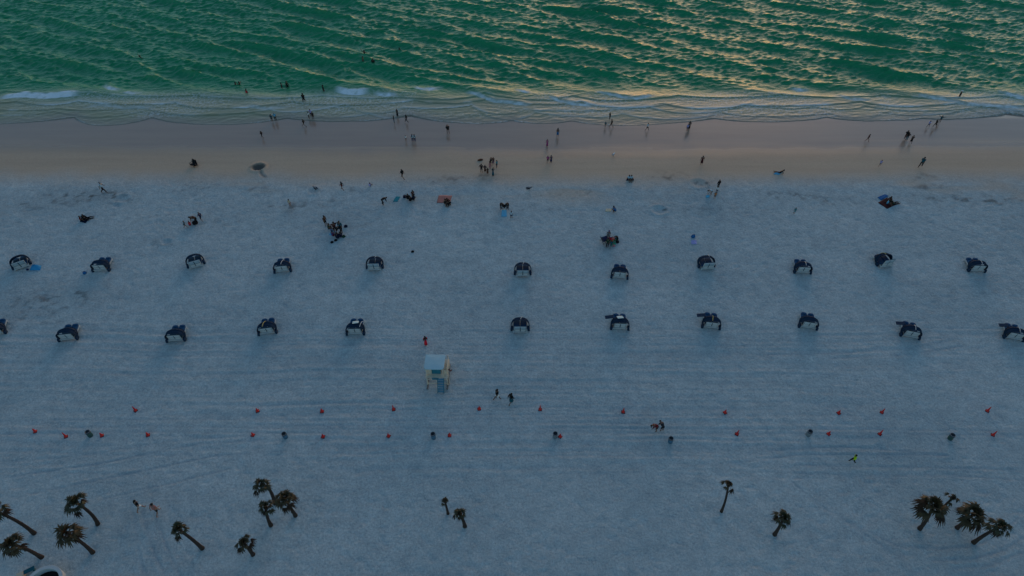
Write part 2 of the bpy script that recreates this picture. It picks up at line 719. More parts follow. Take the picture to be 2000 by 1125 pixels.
wr = np.maximum(wr, 0.35 * sstep(0.68, 0.8, fbm(X * 1.1, Y * 2.6, 83, 3)) * sstep(y_at(440), y_at(395), Y) * sstep(y_at(352), y_at(372), Y))
p = at(505, 326)
wr = np.maximum(wr, .85 * sstep(1.0, .7, np.hypot((X - p.x) / 1.05, (Y - p.y) / .75) + .35 * (fbm(X * 2.5, Y * 2.5, 64) - .5)))
wr = np.maximum(wr, .45 * sstep(.22, .08, poly_dist(X, Y, gpts([(508, 333), (512, 342), (520, 346)]))))
sand = grid_mesh("sand", xs, ys, X, Y, Z, {"damp": damp, "wet": wet, "wrack": wr, "turned": np.clip(GROOVE_SHADE, 0, .75)}, sand_material())  # the turned attribute holds the groove shading painted into the colour
sand["kind"] = "structure"

# ---- sea ---------------------------------------------------------
xs = axis(-5000, 5000, [(-150, -105, 0.5), (-105, 105, 0.24), (105, 150, 0.5)])
ys = axis(75.9, 9000, [(76, 91, 0.085), (91, 124, 0.15), (124, 175, 0.35)])
X, Y = np.meshgrid(xs, ys)
ground = terr_z(Y)


def scallops(x, y0, amp, lo, hi, seed, tilt=0.0):
    rg = np.random.default_rng(seed)
    br = [-220.0]
    while br[-1] < 220:
        br.append(br[-1] + rg.uniform(lo, hi))
    br = np.array(br)
    k = np.clip(np.searchsorted(br, x) - 1, 0, len(br) - 2)
    t = (x - br[k]) / (br[k + 1] - br[k])
    a = amp * (0.35 + 0.9 * rg.random(len(br)))[k]
    sk = (rg.random(len(br)) * 0.9 - 0.45)[k]
    tt = np.clip(t + sk * t * (1 - t), 0, 1)
    off = rg.normal(0, amp * 0.35, len(br) + 1)
    o = off[k] * (1 - t) + off[k + 1] * t
    return y0 + o - a * (4 * tt * (1 - tt)) ** 0.8 + 0.25 * (fbm(x * 0.5, x * 0 + seed, seed) - 0.5) + tilt * x


x1 = xs
e0 = scallops(x1, y_at(229), 1.9, 8, 22, 101)
tiers = [(scallops(x1, y_at(221), 1.5, 6, 17, 102), 0.05, 0.25), (scallops(x1, y_at(210), 1.7, 7, 19, 103), 0.07, 0.4),
         (scallops(x1, y_at(199), 1.6, 8, 20, 104), 0.11, 0.55), (scallops(x1, y_at(188), 1.3, 9, 22, 105), 0.13, 0.3)]
# waves: (direction deg from -Y towards -X, wavelength, amplitude)
rw = np.random.default_rng(5)
dX, dY, Hh = np.zeros_like(X), np.zeros_like(X), np.zeros_like(X)
fineX = sstep(190, 145, np.abs(X)) * sstep(205, 168, Y)
gate_deep = sstep(y_at(188), y_at(150), Y)
gate_near = sstep(y_at(196), y_at(178), Y) * (0.25 + 0.75 * sstep(y_at(70), y_at(125), Y))
env = 0.45 + 1.1 * fbm(X * 0.045, Y * 0.07, 93)
env2 = 0.5 + fbm(X * 0.11, Y * 0.16, 94)
WAVES = []
for _ in range(34):
    WAVES.append((rw.normal(27, 11), rw.uniform(2.6, 6.4), 0.034, gate_deep * env))
for _ in range(14):
    WAVES.append((rw.normal(18, 8), rw.uniform(5.0, 8.5), 0.030, gate_near))
for _ in range(44):
    WAVES.append((rw.normal(20, 26), rw.uniform(1.0, 3.0), 0.0085, gate_deep * env2))
for _ in range(50):
    WAVES.append((rw.normal(-20, 26), rw.uniform(0.5, 1.6), 0.0070, 0.2 + 0.8 * gate_deep))
for (ang, lam, amp, gate) in WAVES:
    k = 2 * math.pi / lam
    ux, uy = -math.sin(R(ang)), -math.cos(R(ang))
    a = 1.25 * amp * (lam / 5.5 if lam > 3.3 else 1.0) * gate * fineX
    ph = k * (ux * X + uy * Y) + rw.uniform(0, 6.283)
    Hh += a * np.cos(ph)
    q = 0.95 * a * np.sin(ph)
    dX -= q * ux
    dY -= q * uy
shoal = 1 - sstep(y_at(206), y_at(166), Y + 1.6 * (fbm(X * 0.12, Y * 0.2, 95) - 0.5))
foam = np.zeros_like(X)
for (b, A, f) in tiers:
    s = Y - b[None, :]
    rise = sstep(0.0, 0.30, s)
    Hh += A * rise * np.exp(-np.maximum(s, 0) / 1.9)
    fn = fbm(X * 0.18, X * 0 + A * 100, 97)
    foam = np.maximum(foam, f * 1.6 * np.where(s > 0.15, np.exp(-np.maximum(s - 0.15, 0) / 0.35), 0) * sstep(0.42, 0.62, fn) * (0.5 + 0.9 * fbm(X * 2.5, Y * 2.5, 98)))
# breakers seen in the photo (polyline in photo pixels, width px, height)
BREAK = [([(0, 194), (40, 191), (90, 193), (150, 189)], .95, .22), ([(204, 170), (216, 176), (232, 178)], .75, .2), ([(240, 184), (258, 186), (275, 184)], .5, .12),
         ([(655, 180), (672, 185), (695, 187), (716, 185)], .85, .30), ([(733, 187), (752, 191), (773, 190)], .7, .22),
         ([(807, 171), (820, 176), (838, 177), (858, 173)], .55, .20), ([(912, 183), (935, 190), (965, 201), (1000, 203), (1030, 208)], .40, .16),
         ([(1010, 179), (1022, 183), (1036, 184)], .6, .18), ([(1073, 193), (1095, 201), (1125, 207), (1156, 209)], .42, .16),
         ([(1165, 181), (1190, 187), (1215, 194), (1245, 197), (1275, 190)], .42, .18), ([(1547, 176), (1560, 179), (1578, 177)], .6, .18),
         ([(1636, 189), (1665, 197), (1700, 199)], .3, .12), ([(1795, 190), (1840, 197), (1890, 207), (1950, 211), (2000, 214)], .35, .12),
         ([(1955, 185), (1975, 191), (2005, 196)], .6, .18), ([(480, 210), (520, 215), (560, 212)], .2, .08), ([(165, 212), (200, 206), (240, 214), (300, 212)], .2, .08)]
for (pp, fo, hh) in BREAK:
    g = [tuple(at_z(a, b, SEA)[:2]) for a, b in pp]
    x0, x1_ = min(p[0] for p in g) - 3, max(p[0] for p in g) + 3
    y0, y1 = min(p[1] for p in g) - 3, max(p[1] for p in g) + 4
    sl = np.ix_(np.where((ys >= y0) & (ys <= y1))[0], np.where((xs >= x0) & (xs <= x1_))[0])
    gx = np.array([p[0] for p in g])
    gy = np.array([p[1] for p in g])
    yc = np.interp(X[sl], gx, gy) + 0.35 * (fbm(X[sl] * 0.9, X[sl] * 0, 99) - 0.5)
    taper = sstep(gx[0] - 0.8, gx[0] + 1.2, X[sl]) * sstep(gx[-1] + 0.8, gx[-1] - 1.2, X[sl])
    s = Y[sl] - yc
    Hh[sl] += taper * hh * np.where(s < 0.9, sstep(-0.1, 0.9, s), np.exp(-(s - 0.9) / 1.5))
    wv = 0.80 if fo > 0.8 else 0.48 if fo > 0.45 else 0.32
    rough_ = 0.35 + 0.9 * fbm(X[sl] * 2.2, Y[sl] * 2.2, 111)
    foam[sl] = np.maximum(foam[sl], taper * np.clip((fo * 1.5 + .25) * (rough_ - .30) * 1.5, 0, 1) * sstep(-0.15, 0.1, s) * sstep(wv + .5, wv, s + 0.6 * (fbm(X[sl] * 1.4, Y[sl] * 1.4, 112) - 0.5)))
    Hh[sl] += 0.09 * taper * fo * (fbm(X[sl] * 2.5, Y[sl] * 2.5, 113) - 0.4) * sstep(-0.1, 0.15, s) * sstep(1.7, 1.1, s)
Hh = Hh * sstep(0.0, 1.2, Y - e0[None, :])
lace = sstep(y_at(236), y_at(222), Y) * sstep(y_at(170), y_at(190), Y) * sstep(0.30, 0.60, fbm(X * 0.10, Y * 0.16, 114)) * 0.5
lace += 0.5 * sstep(0.0, 0.1, Y - e0[None, :]) * sstep(0.5, 0.2, Y - e0[None, :]) * sstep(0.4, 0.6, fbm(X * 0.2, X * 0, 115))
base = np.maximum(SEA + 0 * Y, ground + 0.02)
Zs = base + Hh
under = Y < e0[None, :]
Zs = np.where(under, ground - 0.12, Zs)
film = sstep(2.6, 0.2, Y - e0[None, :])
sea = grid_mesh("sea", xs, ys, X + dX, np.where(under, Y, Y + dY), Zs, {"shoal": shoal, "foam": np.clip(foam, 0, 1), "lace": lace, "film": film}, water_material())
sea["kind"] = "structure"
del X, Y, Z, Hh, dX, dY
# ================================================================== OBJECT MATERIALS
PAL = {
    'navy': (0.012, 0.022, 0.075), 'dknavy': (0.006, 0.012, 0.035), 'blue': (0.02, 0.12, 0.30), 'sky': (0.12, 0.42, 0.62),
    'pale': (0.42, 0.55, 0.62), 'white': (0.72, 0.72, 0.70), 'black': (0.010, 0.010, 0.012), 'char': (0.03, 0.03, 0.035),
    'teal': (0.02, 0.22, 0.26), 'dkteal': (0.01, 0.09, 0.12), 'red': (0.72, 0.02, 0.04), 'dkred': (0.16, 0.012, 0.016), 'magenta': (0.32, 0.04, 0.16),
    'lilac': (0.36, 0.34, 0.60), 'brown': (0.09, 0.035, 0.02), 'maroon': (0.06, 0.012, 0.016), 'orange': (0.45, 0.15, 0.05), 'grey': (0.18, 0.18, 0.19),
    'cream': (0.62, 0.50, 0.34), 'green': (0.05, 0.42, 0.22), 'dkgreen': (0.015, 0.05, 0.03), 'pink': (0.5, 0.2, 0.22), 'hivis': (0.50, 0.75, 0.02), 'rose': (0.42, 0.17, 0.14),
    'yellow': (0.75, 0.60, 0.15), 'purple': (0.10, 0.04, 0.12)}
SKIN = {'fair': (0.30, 0.17, 0.12), 'tan': (0.16, 0.085, 0.055), 'dark': (0.07, 0.035, 0.022)}
HAIR = {'black': (0.008, 0.007, 0.007), 'brown': (0.035, 0.018, 0.010), 'blond': (0.35, 0.23, 0.10), 'grey': (0.25, 0.25, 0.25)}


def cloth(c):
    return mat("cloth_" + c, PAL[c], 0.85, 0.22, 9.0, 0.15)


def skinm(c):
    return mat("skin_" + c, SKIN[c], 0.55, 0.1, 8.0, 0.3)


def hairm(c):
    return mat("hair_" + c, HAIR[c], 0.5, 0.25, 30.0, 0.3)


# ================================================================== PEOPLE
DG = bpy.context.evaluated_depsgraph_get


def skin_mesh(name, V, E, Rr, root=0, sub=1):
    """one continuous surface grown round a skeleton of connected edges"""
    me = bpy.data.meshes.new(name + "_bones")
    me.from_pydata([tuple(v) for v in V], E, [])
    o = bpy.data.objects.new(name + "_bones", me)
    COL.objects.link(o)
    o.modifiers.new("skin", 'SKIN')
    sv = me.skin_vertices[0].data
    for i, r in enumerate(Rr):
        rr = r if hasattr(r, "__len__") else (r, r)
        sv[i].radius = rr
        sv[i].use_root = (i == root)
    if sub:
        m = o.modifiers.new("sub", 'SUBSURF')
        m.levels = sub
        m.render_levels = sub
    dg = DG()
    dg.update()
    ev = o.evaluated_get(dg)
    out = bpy.data.meshes.new_from_object(ev, depsgraph=dg)
    out.name = name
    bpy.data.objects.remove(o)
    bpy.data.meshes.remove(me)
    vs = [Vector(v.co) for v in out.vertices]
    fs = [tuple(p.vertices) for p in out.polygons]
    bpy.data.meshes.remove(out)
    return vs, fs


def J(**k):
    return {a: Vector(b) for a, b in k.items()}


def pose_joints(pose):
    """joint positions of a 1.75 m person facing +Y"""
    j = J(pelvis=(0, 0, .96), waist=(0, .0, 1.10), chest=(0, .01, 1.32), neck=(0, .0, 1.50), head=(0, .03, 1.63), top=(0, .02, 1.70))
    for s, n in ((-1, 'l'), (1, 'r')):
        j['sh' + n] = Vector((s * .19, 0, 1.43))
        j['el' + n] = Vector((s * .25, -.02, 1.15))
        j['wr' + n] = Vector((s * .26, .06, .91))
        j['hip' + n] = Vector((s * .10, 0, .90))
        j['kn' + n] = Vector((s * .11, .03, .50))
        j['an' + n] = Vector((s * .11, -.02, .09))
        j['toe' + n] = Vector((s * .13, .15, .035))

    def put(**k):
        for a, b in k.items():
            j[a] = Vector(b)

    if pose in ('walk', 'walk2', 'run'):
        m = 1 if pose != 'walk2' else -1
        st = 1.0 if pose != 'run' else 1.35
        F, B = ('r', 'l') if m > 0 else ('l', 'r')
        sF, sB = (1, -1) if m > 0 else (-1, 1)
        put(**{'kn' + F: (sF * .10, .20 * st, .53), 'an' + F: (sF * .10, .30 * st, .11), 'toe' + F: (sF * .11, .46 * st, .10),
               'kn' + B: (sB * .10, -.06, .50), 'an' + B: (sB * .10, -.36 * st, .16), 'toe' + B: (sB * .11, -.24 * st, .035),
               'el' + F: (sF * .25, -.13, 1.17), 'wr' + F: (sF * .25, -.16, .93), 'el' + B: (sB * .25, .08, 1.17), 'wr' + B: (sB * .23, .26, 1.0)})
        for a in ('chest', 'neck', 'head', 'top', 'shl', 'shr'):
            j[a] += Vector((0, .05 * st, -.01))
    elif pose == 'arms':          # arms lifted in front, as for a photo
        put(ell=(-.24, .22, 1.32), wrl=(-.08, .34, 1.55), elr=(.24, .22, 1.32), wrr=(.08, .34, 1.55))
    elif pose == 'wave':
        put(ell=(-.44, .0, 1.50), wrl=(-.60, .05, 1.68), elr=(.44, .0, 1.40), wrr=(.62, .05, 1.42))
    elif pose == 'hips':
        put(ell=(-.38, -.06, 1.20), wrl=(-.18, .06, 1.02), elr=(.38, -.06, 1.20), wrr=(.18, .06, 1.02))
    elif pose == 'bend':
        put(pelvis=(0, -.10, .90), waist=(0, .04, 1.00), chest=(0, .26, 1.04), neck=(0, .43, 1.02), head=(0, .56, .98), top=(0, .62, .97),
            shl=(-.18, .36, 1.02), shr=(.18, .36, 1.02), ell=(-.20, .42, .74), elr=(.20, .42, .74), wrl=(-.12, .50, .50), wrr=(.12, .50, .48),
            hipl=(-.10, -.10, .86), hipr=(.10, -.10, .86), knl=(-.13, .02, .48), knr=(.13, .02, .48), anl=(-.13, -.08, .09), anr=(.13, -.08, .09),
            toel=(-.15, .09, .035), toer=(.15, .09, .035))
    elif pose == 'squat':
        put(pelvis=(0, -.12, .30), waist=(0, -.06, .43), chest=(0, .10, .62), neck=(0, .19, .77), head=(0, .25, .89), top=(0, .25, .96),
            shl=(-.18, .15, .71), shr=(.18, .15, .71), ell=(-.26, .32, .52), elr=(.26, .32, .52), wrl=(-.10, .46, .42), wrr=(.10, .46, .40),
            hipl=(-.10, -.10, .28), hipr=(.10, -.10, .28), knl=(-.17, .28, .46), knr=(.17, .28, .46), anl=(-.14, .04, .09), anr=(.14, .04, .09),
            toel=(-.17, .21, .035), toer=(.17, .21, .035))
    elif pose == 'sit':
        put(pelvis=(0, 0, .13), waist=(0, -.02, .27), chest=(0, .0, .50), neck=(0, .04, .68), head=(0, .08, .81), top=(0, .07, .88),
            shl=(-.18, .01, .61), shr=(.18, .01, .61), ell=(-.27, .12, .38), elr=(.27, .12, .38), wrl=(-.17, .32, .36), wrr=(.17, .32, .34),
            hipl=(-.10, .03, .12), hipr=(.10, .03, .12), knl=(-.15, .40, .42), knr=(.15, .40, .42), anl=(-.14, .62, .08), anr=(.14, .62, .08),
            toel=(-.16, .78, .05), toer=(.16, .78, .05))
    elif pose == 'recline':
        put(pelvis=(0, 0, .12), waist=(0, -.10, .22), chest=(0, -.26, .38), neck=(0, -.38, .50), head=(0, -.43, .62), top=(0, -.45, .69),
            shl=(-.18, -.33, .46), shr=(.18, -.33, .46), ell=(-.27, -.46, .24), elr=(.27, -.46, .24), wrl=(-.26, -.34, .05), wrr=(.26, -.34, .05),
            hipl=(-.10, .05, .11), hipr=(.10, .05, .11), knl=(-.12, .46, .22), knr=(.12, .46, .10), anl=(-.12, .86, .07), anr=(.12, .88, .07),
            toel=(-.14, .92, .20), toer=(.14, .95, .20))
    elif pose == 'lie':
        put(pelvis=(0, 0, .12), waist=(0, -.16, .12), chest=(0, -.38, .13), neck=(0, -.57, .12), head=(0, -.70, .14), top=(0, -.77, .13),
            shl=(-.19, -.48, .11), shr=(.19, -.48, .11), ell=(-.30, -.24, .07), elr=(.30, -.24, .07), wrl=(-.28, .0, .06), wrr=(.28, .0, .06),
            hipl=(-.10, .05, .11), hipr=(.10, .05, .11), knl=(-.13, .46, .12), knr=(.13, .46, .12), anl=(-.14, .87, .07), anr=(.14, .87, .07),
            toel=(-.17, .91, .20), toer=(.17, .91, .20))
    return j


BODY, CLOTH = {}, {}


def body_mesh(pose, slim):
    key = (pose, slim)
    if key in BODY:
        return BODY[key]
    j = pose_joints(pose)
    w = 0.90 if slim else 1.0
    V, E, Rr, ix = [], [], [], {}

    def n(name, pos, r, par=None):
        ix[name] = len(V)
        V.append(pos)
        Rr.append(r)
        if par is not None:
            E.append((ix[par], ix[name]))

    n('pelvis', j['pelvis'], (.135 * w, .115 * w))
    n('waist', j['waist'], (.125 * w, .10 * w), 'pelvis')
    n('chest', j['chest'], (.155 * w, .115 * w), 'waist')
    n('neck', j['neck'], (.058, .058), 'chest')
    n('head', j['head'], (.098, .10), 'neck')
    n('top', j['top'], (.075, .08), 'head')
    for s in 'lr':
        n('sh' + s, j['sh' + s], .062 * w, 'chest')
        n('el' + s, j['el' + s], .044 * w, 'sh' + s)
        n('wr' + s, j['wr' + s], .030, 'el' + s)
        d = (j['wr' + s] - j['el' + s]).normalized()
        n('pm' + s, j['wr' + s] + d * .07, (.036, .022), 'wr' + s)
        n('hip' + s, j['hip' + s], .092 * w, 'pelvis')
        n('kn' + s, j['kn' + s], .060 * w, 'hip' + s)
        mid = j['kn' + s].lerp(j['an' + s], .35)
        n('cf' + s, mid, .056 * w, 'kn' + s)
        n('an' + s, j['an' + s], .038, 'cf' + s)
        n('toe' + s, j['toe' + s], (.042, .026), 'an' + s)
    vs, fs = skin_mesh("body", V, E, Rr)
    mb = MB()
    mb.add(vs, fs)
    up = (j['top'] - j['neck']).normalized()
    fwd = Vector((0, 1, 0)) if abs(up.y) < .8 else Vector((0, 0, 1 if pose == 'lie' else -1))
    fwd = (fwd - up * fwd.dot(up)).normalized()
    side = fwd.cross(up)
    h = j['head']
    mb.ball(h + fwd * .105 - up * .01, (.016, .022, .024), 6, 4)                     # nose
    for s in (-1, 1):
        mb.ball(h + side * s * .098 - up * .005, (.012, .022, .032), 6, 4)            # ears
        mb.ball(h + side * s * .036 + fwd * .088 + up * .025, (.016, .012, .010), 6, 4)  # eyes
    mb.ball(h + fwd * .094 - up * .055, (.028, .012, .010), 6, 4)                     # mouth
    for s, sg in (('l', -1), ('r', 1)):                                               # five fingers
        wr = j['wr' + s]
        d = (wr - j['el' + s]).normalized()
        a = d.cross(Vector((0, 0, 1)))
        a = a.normalized() if a.length > .2 else Vector((0, 1, 0))
        b = d.cross(a)
        base = wr + d * .075
        for k, ln in enumerate((.062, .074, .080, .070)):
            q = base + a * (-.026 + .017 * k)
            mb.tube([q, q + d * ln * .55 + b * .004, q + d * ln + b * .020], [.0085, .008, .006], 5)
        q = wr + d * .03 - a * .03
        mb.tube([q, q + d * .035 - a * .025, q + d * .062 - a * .022 + b * .01], [.010, .009, .007], 5)
    BODY[key] = mb.mesh("person_body")
    return BODY[key]


def cloth_part(pose, slim, kind):
    key = (pose, slim, kind)
    if key in CLOTH:
        return CLOTH[key]
    j = pose_joints(pose)
    w = 0.90 if slim else 1.0
    V, E, Rr, ix = [], [], [], {}

    def n(name, pos, r, par=None):
        ix[name] = len(V)
        V.append(pos)
        Rr.append(r)
        if par is not None:
            E.append((ix[par], ix[name]))

    mb = MB()
    if kind in ('shirt', 'jacket', 'top'):
        n('pelvis', j['pelvis'] + (j['waist'] - j['pelvis']) * (.0 if kind != 'top' else .7), (.158 * w, .138 * w))
        n('waist', j['waist'].lerp(j['chest'], .12), (.155 * w, .13 * w), 'pelvis')
        n('chest', j['chest'], (.185 * w, .14 * w), 'waist')
        n('col', j['chest'].lerp(j['neck'], .75), (.085, .08), 'chest')
        if kind != 'top':
            for s in 'lr':
                n('sh' + s, j['sh' + s], .084 * w, 'chest')
                n('e' + s, j['sh' + s].lerp(j['el' + s], .62 if kind == 'shirt' else 1.0), .070 * w, 'sh' + s)
                if kind == 'jacket':
                    n('w' + s, j['el' + s].lerp(j['wr' + s], .85), .055 * w, 'e' + s)
        mb.add(*skin_mesh(kind, V, E, Rr, 1))
    elif kind in ('shorts', 'trousers', 'trunks'):
        n('waist', j['pelvis'].lerp(j['waist'], .45), (.150 * w, .13 * w))
        n('pelvis', j['pelvis'], (.158 * w, .142 * w), 'waist')
        for s in 'lr':
            n('h' + s, j['hip' + s], .112 * w, 'pelvis')
            if kind == 'trunks':
                n('k' + s, j['hip' + s].lerp(j['kn' + s], .22), .11 * w, 'h' + s)
            elif kind == 'shorts':
                n('k' + s, j['hip' + s].lerp(j['kn' + s], .78), .096 * w, 'h' + s)
            else:
                n('k' + s, j['kn' + s], .082 * w, 'h' + s)
                n('a' + s, j['kn' + s].lerp(j['an' + s], .93), .062, 'k' + s)
        mb.add(*skin_mesh(kind, V, E, Rr, 1))
    elif kind in ('dress', 'skirt', 'robe'):
        kn = (j['knl'] + j['knr']) / 2
        an = (j['anl'] + j['anr']) / 2
        low = kn.lerp(an, .1 if kind != 'robe' else .85)
        seated = pose in ('sit', 'squat', 'recline', 'lie')
        if kind != 'skirt':
            pts = [j['chest'].lerp(j['neck'], .45), j['chest'], j['waist'], j['pelvis']]
            rr = [.11, .165 * w, .142 * w, .165 * w]
        else:
            pts = [j['pelvis'].lerp(j['waist'], .6), j['pelvis']]
            rr = [.14 * w, .165 * w]
        pts += [j['pelvis'].lerp(low, .5), low]
        rr += [.19, .21 if not seated else .17]
        mb.tube(pts, rr, 14)
        if kind != 'skirt':
            for s in 'lr':
                mb.tube([j['sh' + s].lerp(j['chest'], .3), j['sh' + s], j['sh' + s].lerp(j['el' + s], .45)], [.07, .078, .062], 8)
    CLOTH[key] = mb.mesh(kind)
    return CLOTH[key]


def hair_mesh(pose, kind):
    key = (pose, 'hair', kind)
    if key in CLOTH:
        return CLOTH[key]
    j = pose_joints(pose)
    up = (j['top'] - j['neck']).normalized()
    fwd = Vector((0, 1, 0)) if abs(up.y) < .8 else Vector((0, 0, 1 if pose == 'lie' else -1))
    fwd = (fwd - up * fwd.dot(up)).normalized()
    side = fwd.cross(up)
    M = Matrix((side, fwd, up)).transposed()
    mb = MB()
    mb.ball(j['head'] - fwd * .022 + up * .030, (.112, .118, .112), 12, 8, M)
    if kind == 'long':
        mb.tube([j['head'] - fwd * .06, j['head'] - fwd * .12 - up * .10, j['neck'] - fwd * .13 - up * .08, j['neck'] - fwd * .14 - up * .26], [.10, .10, .11, .05], 10)
    elif kind == 'bun':
        mb.ball(j['head'] - fwd * .13 + up * .06, .055, 8, 5)
    elif kind == 'hat':
        mb.lathe([(.20, 0), (.205, .012), (.12, .03), (.11, .12), (.05, .15)], 14, tuple(j['head'] + up * .04))
    elif kind == 'cap':
        mb.ball(j['head'] + fwd * .11 + up * .05, (.075, .08, .012), 8, 4, M)
    CLOTH[key] = mb.mesh("hair")
    return CLOTH[key]


PEOPLE = []


def person(label, foot, top=None, pose='stand', face=0.0, wear=(), skin='tan', hair='black', style='short', slim=False, h=None, dz=None, group=None):
    """foot: photo pixel of the feet (or seat); top: photo pixel row of the crown of the head"""
    p = at(*foot)
    if dz is not None:                                   # standing or swimming in the water
        p = at_z(foot[0], foot[1], SEA)
        p.z = SEA + dz
    full = {'sit': .98, 'recline': .80, 'lie': .30, 'squat': 1.06, 'bend': 1.2}.get(pose, 1.75)
    if h is None:
        h = 1.65 if top is None else min(1.98, max(.95, height_for(p, top) * 1.75 / full))
    if dz is None and p.y > Y_WET + 12:
        p.z = min(p.z, float(terr_z(p.y)))
    if top is None and pose in ('sit', 'squat', 'recline'):
        h *= .92
    sc = h / 1.75
    t = thing("person", label, "person", p, R(-face), group or "people on the beach", sc)
    slim = slim or any(k in ('dress', 'robe', 'skirt', 'top') for k, c in wear)
    link("body", body_mesh(pose, slim), skinm(skin), t)
    for k, c in wear:
        link(k, cloth_part(pose, slim, k), cloth(c), t)
    nm = {'hat': 'hat', 'cap': 'cap'}.get(style, 'hair')
    link(nm, hair_mesh(pose, style), hairm(hair) if nm == 'hair' else cloth(hair if hair in PAL else 'char'), t)
    PEOPLE.append(t)
    return t


GS = "people swimming in the sea"
SW = dict(pose='stand', group=GS)
person("dark haired swimmer far out alone on the left side of the sea", (274, 112), h=1.7, dz=-1.35, face=40, skin='dark', pose='wave', group=GS)
person("left one of two swimmers side by side in the green water at the left", (460, 165), h=1.7, dz=-1.25, face=80, skin='dark', wear=[('trunks', 'char')], **SW)
person("right one of two swimmers side by side in the green water, arms held out", (468, 165), h=1.7, dz=-1.2, face=-80, skin='dark', pose='wave', group=GS)
person("swimmer with a red swim top, in shallow green water below the swimming pair", (482, 181), h=1.5, dz=-.85, face=20, skin='tan', wear=[('top', 'red')], **SW)
person("left bather of the pair standing chest deep below the smooth green wave", (550, 169), h=1.6, dz=-.95, face=70, skin='dark', wear=[('top', 'black')], **SW)
person("taller right bather of the pair standing below the smooth green wave", (561, 168), h=1.75, dz=-.95, face=-30, skin='dark', wear=[('top', 'black'), ('trunks', 'black')], **SW)
person("bather in black just left of the first white breaker near the middle", (632, 177), h=1.7, dz=-.75, face=60, skin='dark', wear=[('shirt', 'black')], **SW)
person("lone bather walking out through the shallow foam, black shirt and shorts", (594, 199), h=1.75, dz=-.35, face=10, skin='dark', pose='walk', wear=[('shirt', 'black'), ('shorts', 'black')], group=GS)
person("swimmer waving, farthest out of the trio in deep green water", (712, 106), h=1.75, dz=-1.05, face=30, skin='dark', pose='wave', group=GS)
person("pale shouldered swimmer, left and middle one of the deep water trio", (709, 119), h=1.75, dz=-.95, face=90, skin='tan', **SW)
person("black shirted swimmer, nearest to shore of the deep water trio", (729, 123), h=1.8, dz=-1.0, face=180, skin='dark', wear=[('shirt', 'black')], **SW)
person("lone swimmer of whom only the head shows, right of the trio", (780, 96), h=1.7, dz=-1.45, face=0, skin='dark', **SW)
person("bather wading at the far right through green water with a white cap", (1873, 190), h=1.75, dz=-.6, face=-60, skin='dark', wear=[('shirt', 'black'), ('shorts', 'navy')], style='cap', hair='white', **SW)

SH = "people walking in the shallows and on the wet sand"
K = dict(group=SH)
person("person in a loose teal shirt, left of a pair at the water's edge", (532, 237.5), 223, 'stand', 5, [('shirt', 'dkteal'), ('shorts', 'char')], 'tan', **K)
person("person in a pale blue shirt beside the teal shirt at the water's edge", (539, 236), 220, 'stand', -15, [('shirt', 'sky'), ('trousers', 'black')], 'tan', 'grey', **K)
person("person in a lilac top, farthest back of the trio standing in the last wave", (608.5, 229), 213, 'hips', 0, [('shirt', 'lilac'), ('shorts', 'navy')], 'tan', **K)
person("person in a white shirt at the left of the trio in the last wave", (604, 232), 218.5, 'hips', 40, [('shirt', 'white'), ('shorts', 'char')], 'tan', **K)
person("person all in black at the right of the trio in the last wave", (612.5, 232.5), 219, 'stand', -20, [('shirt', 'black'), ('shorts', 'black')], 'dark', **K)
person("bare legged runner in a black top striding left along the water's edge", (595, 247.5), 233, 'run', -80, [('shirt', 'black'), ('trunks', 'black')], 'tan', **K)
person("person in a black top walking alone on the wet sand, farthest left", (513, 269.5), 256, 'walk', -70, [('shirt', 'black'), ('shorts', 'char')], 'tan', **K)
person("tall figure in a long black dress standing in the swash", (776.5, 226.5), 213, 'stand', 20, [('robe', 'black')], 'dark', style='long', **K)
person("slim figure in dark clothes at the foam edge, left of the long stride walker", (770, 239.5), 226, 'stand', 80, [('shirt', 'black'), ('trousers', 'dkteal')], 'dark', **K)
person("walker with a long stride all in black at the foam edge", (794.5, 239), 224, 'walk', -85, [('shirt', 'black'), ('trousers', 'black')], 'dark', **K)
person("person in a white shirt left of the pale blue pair on wet sand", (793, 276), 265, 'stand', 30, [('shirt', 'white'), ('shorts', 'black')], 'fair', **K)
person("left one of two alike people in pale blue on the wet sand", (806, 277), 262.5, 'stand', 10, [('shirt', 'pale'), ('trousers', 'navy')], 'tan', style='long', **K)
person("right one of two alike people in pale blue on the wet sand", (810.5, 277), 262.5, 'stand', -10, [('shirt', 'pale'), ('trousers', 'navy')], 'tan', style='long', **K)
person("person in black bending forward on the wet sand with bare legs", (875.5, 261.5), h=1.75, pose='bend', face=-12, wear=[('jacket', 'black'), ('trunks', 'black')], skin='tan', **K)
person("long haired figure in a blue dress on the wet sand", (1089, 266.5), 250, 'stand', 0, [('top', 'black'), ('skirt', 'blue')], 'tan', style='long', **K)
person("figure in a magenta dress alone on the wet sand", (1068.5, 285), 272, 'stand', 5, [('robe', 'magenta')], 'tan', **K)
person("wader in black standing out in the last wave right of the middle", (1190.5, 233), 220, 'stand', 60, [('shirt', 'black'), ('shorts', 'char')], 'dark', **K)
person("bare legged person in a black jacket walking beside a small child", (1194, 249), 233, 'walk', -90, [('jacket', 'black'), ('trunks', 'black')], 'tan', **K)
person("small slim child in dark clothes left of the black jacket walker", (1182, 249), 238.5, 'stand', 0, [('shirt', 'dkteal'), ('shorts', 'dkteal')], 'dark', slim=True, **K)
person("person in a pale top walking alone on the wet sand right of the middle", (1263.5, 255), 240.5, 'walk', 70, [('shirt', 'pale'), ('shorts', 'black')], 'fair', **K)
person("dark clothed person behind a lilac shirted one at the wet sand's edge", (1345.5, 251.5), 236.5, 'stand', 10, [('robe', 'black')], 'dark', style='long', **K)
person("person in a lilac shirt and navy shorts in front of the dark clothed one", (1341.5, 256), 242, 'stand', -10, [('shirt', 'lilac'), ('shorts', 'navy')], 'tan', **K)
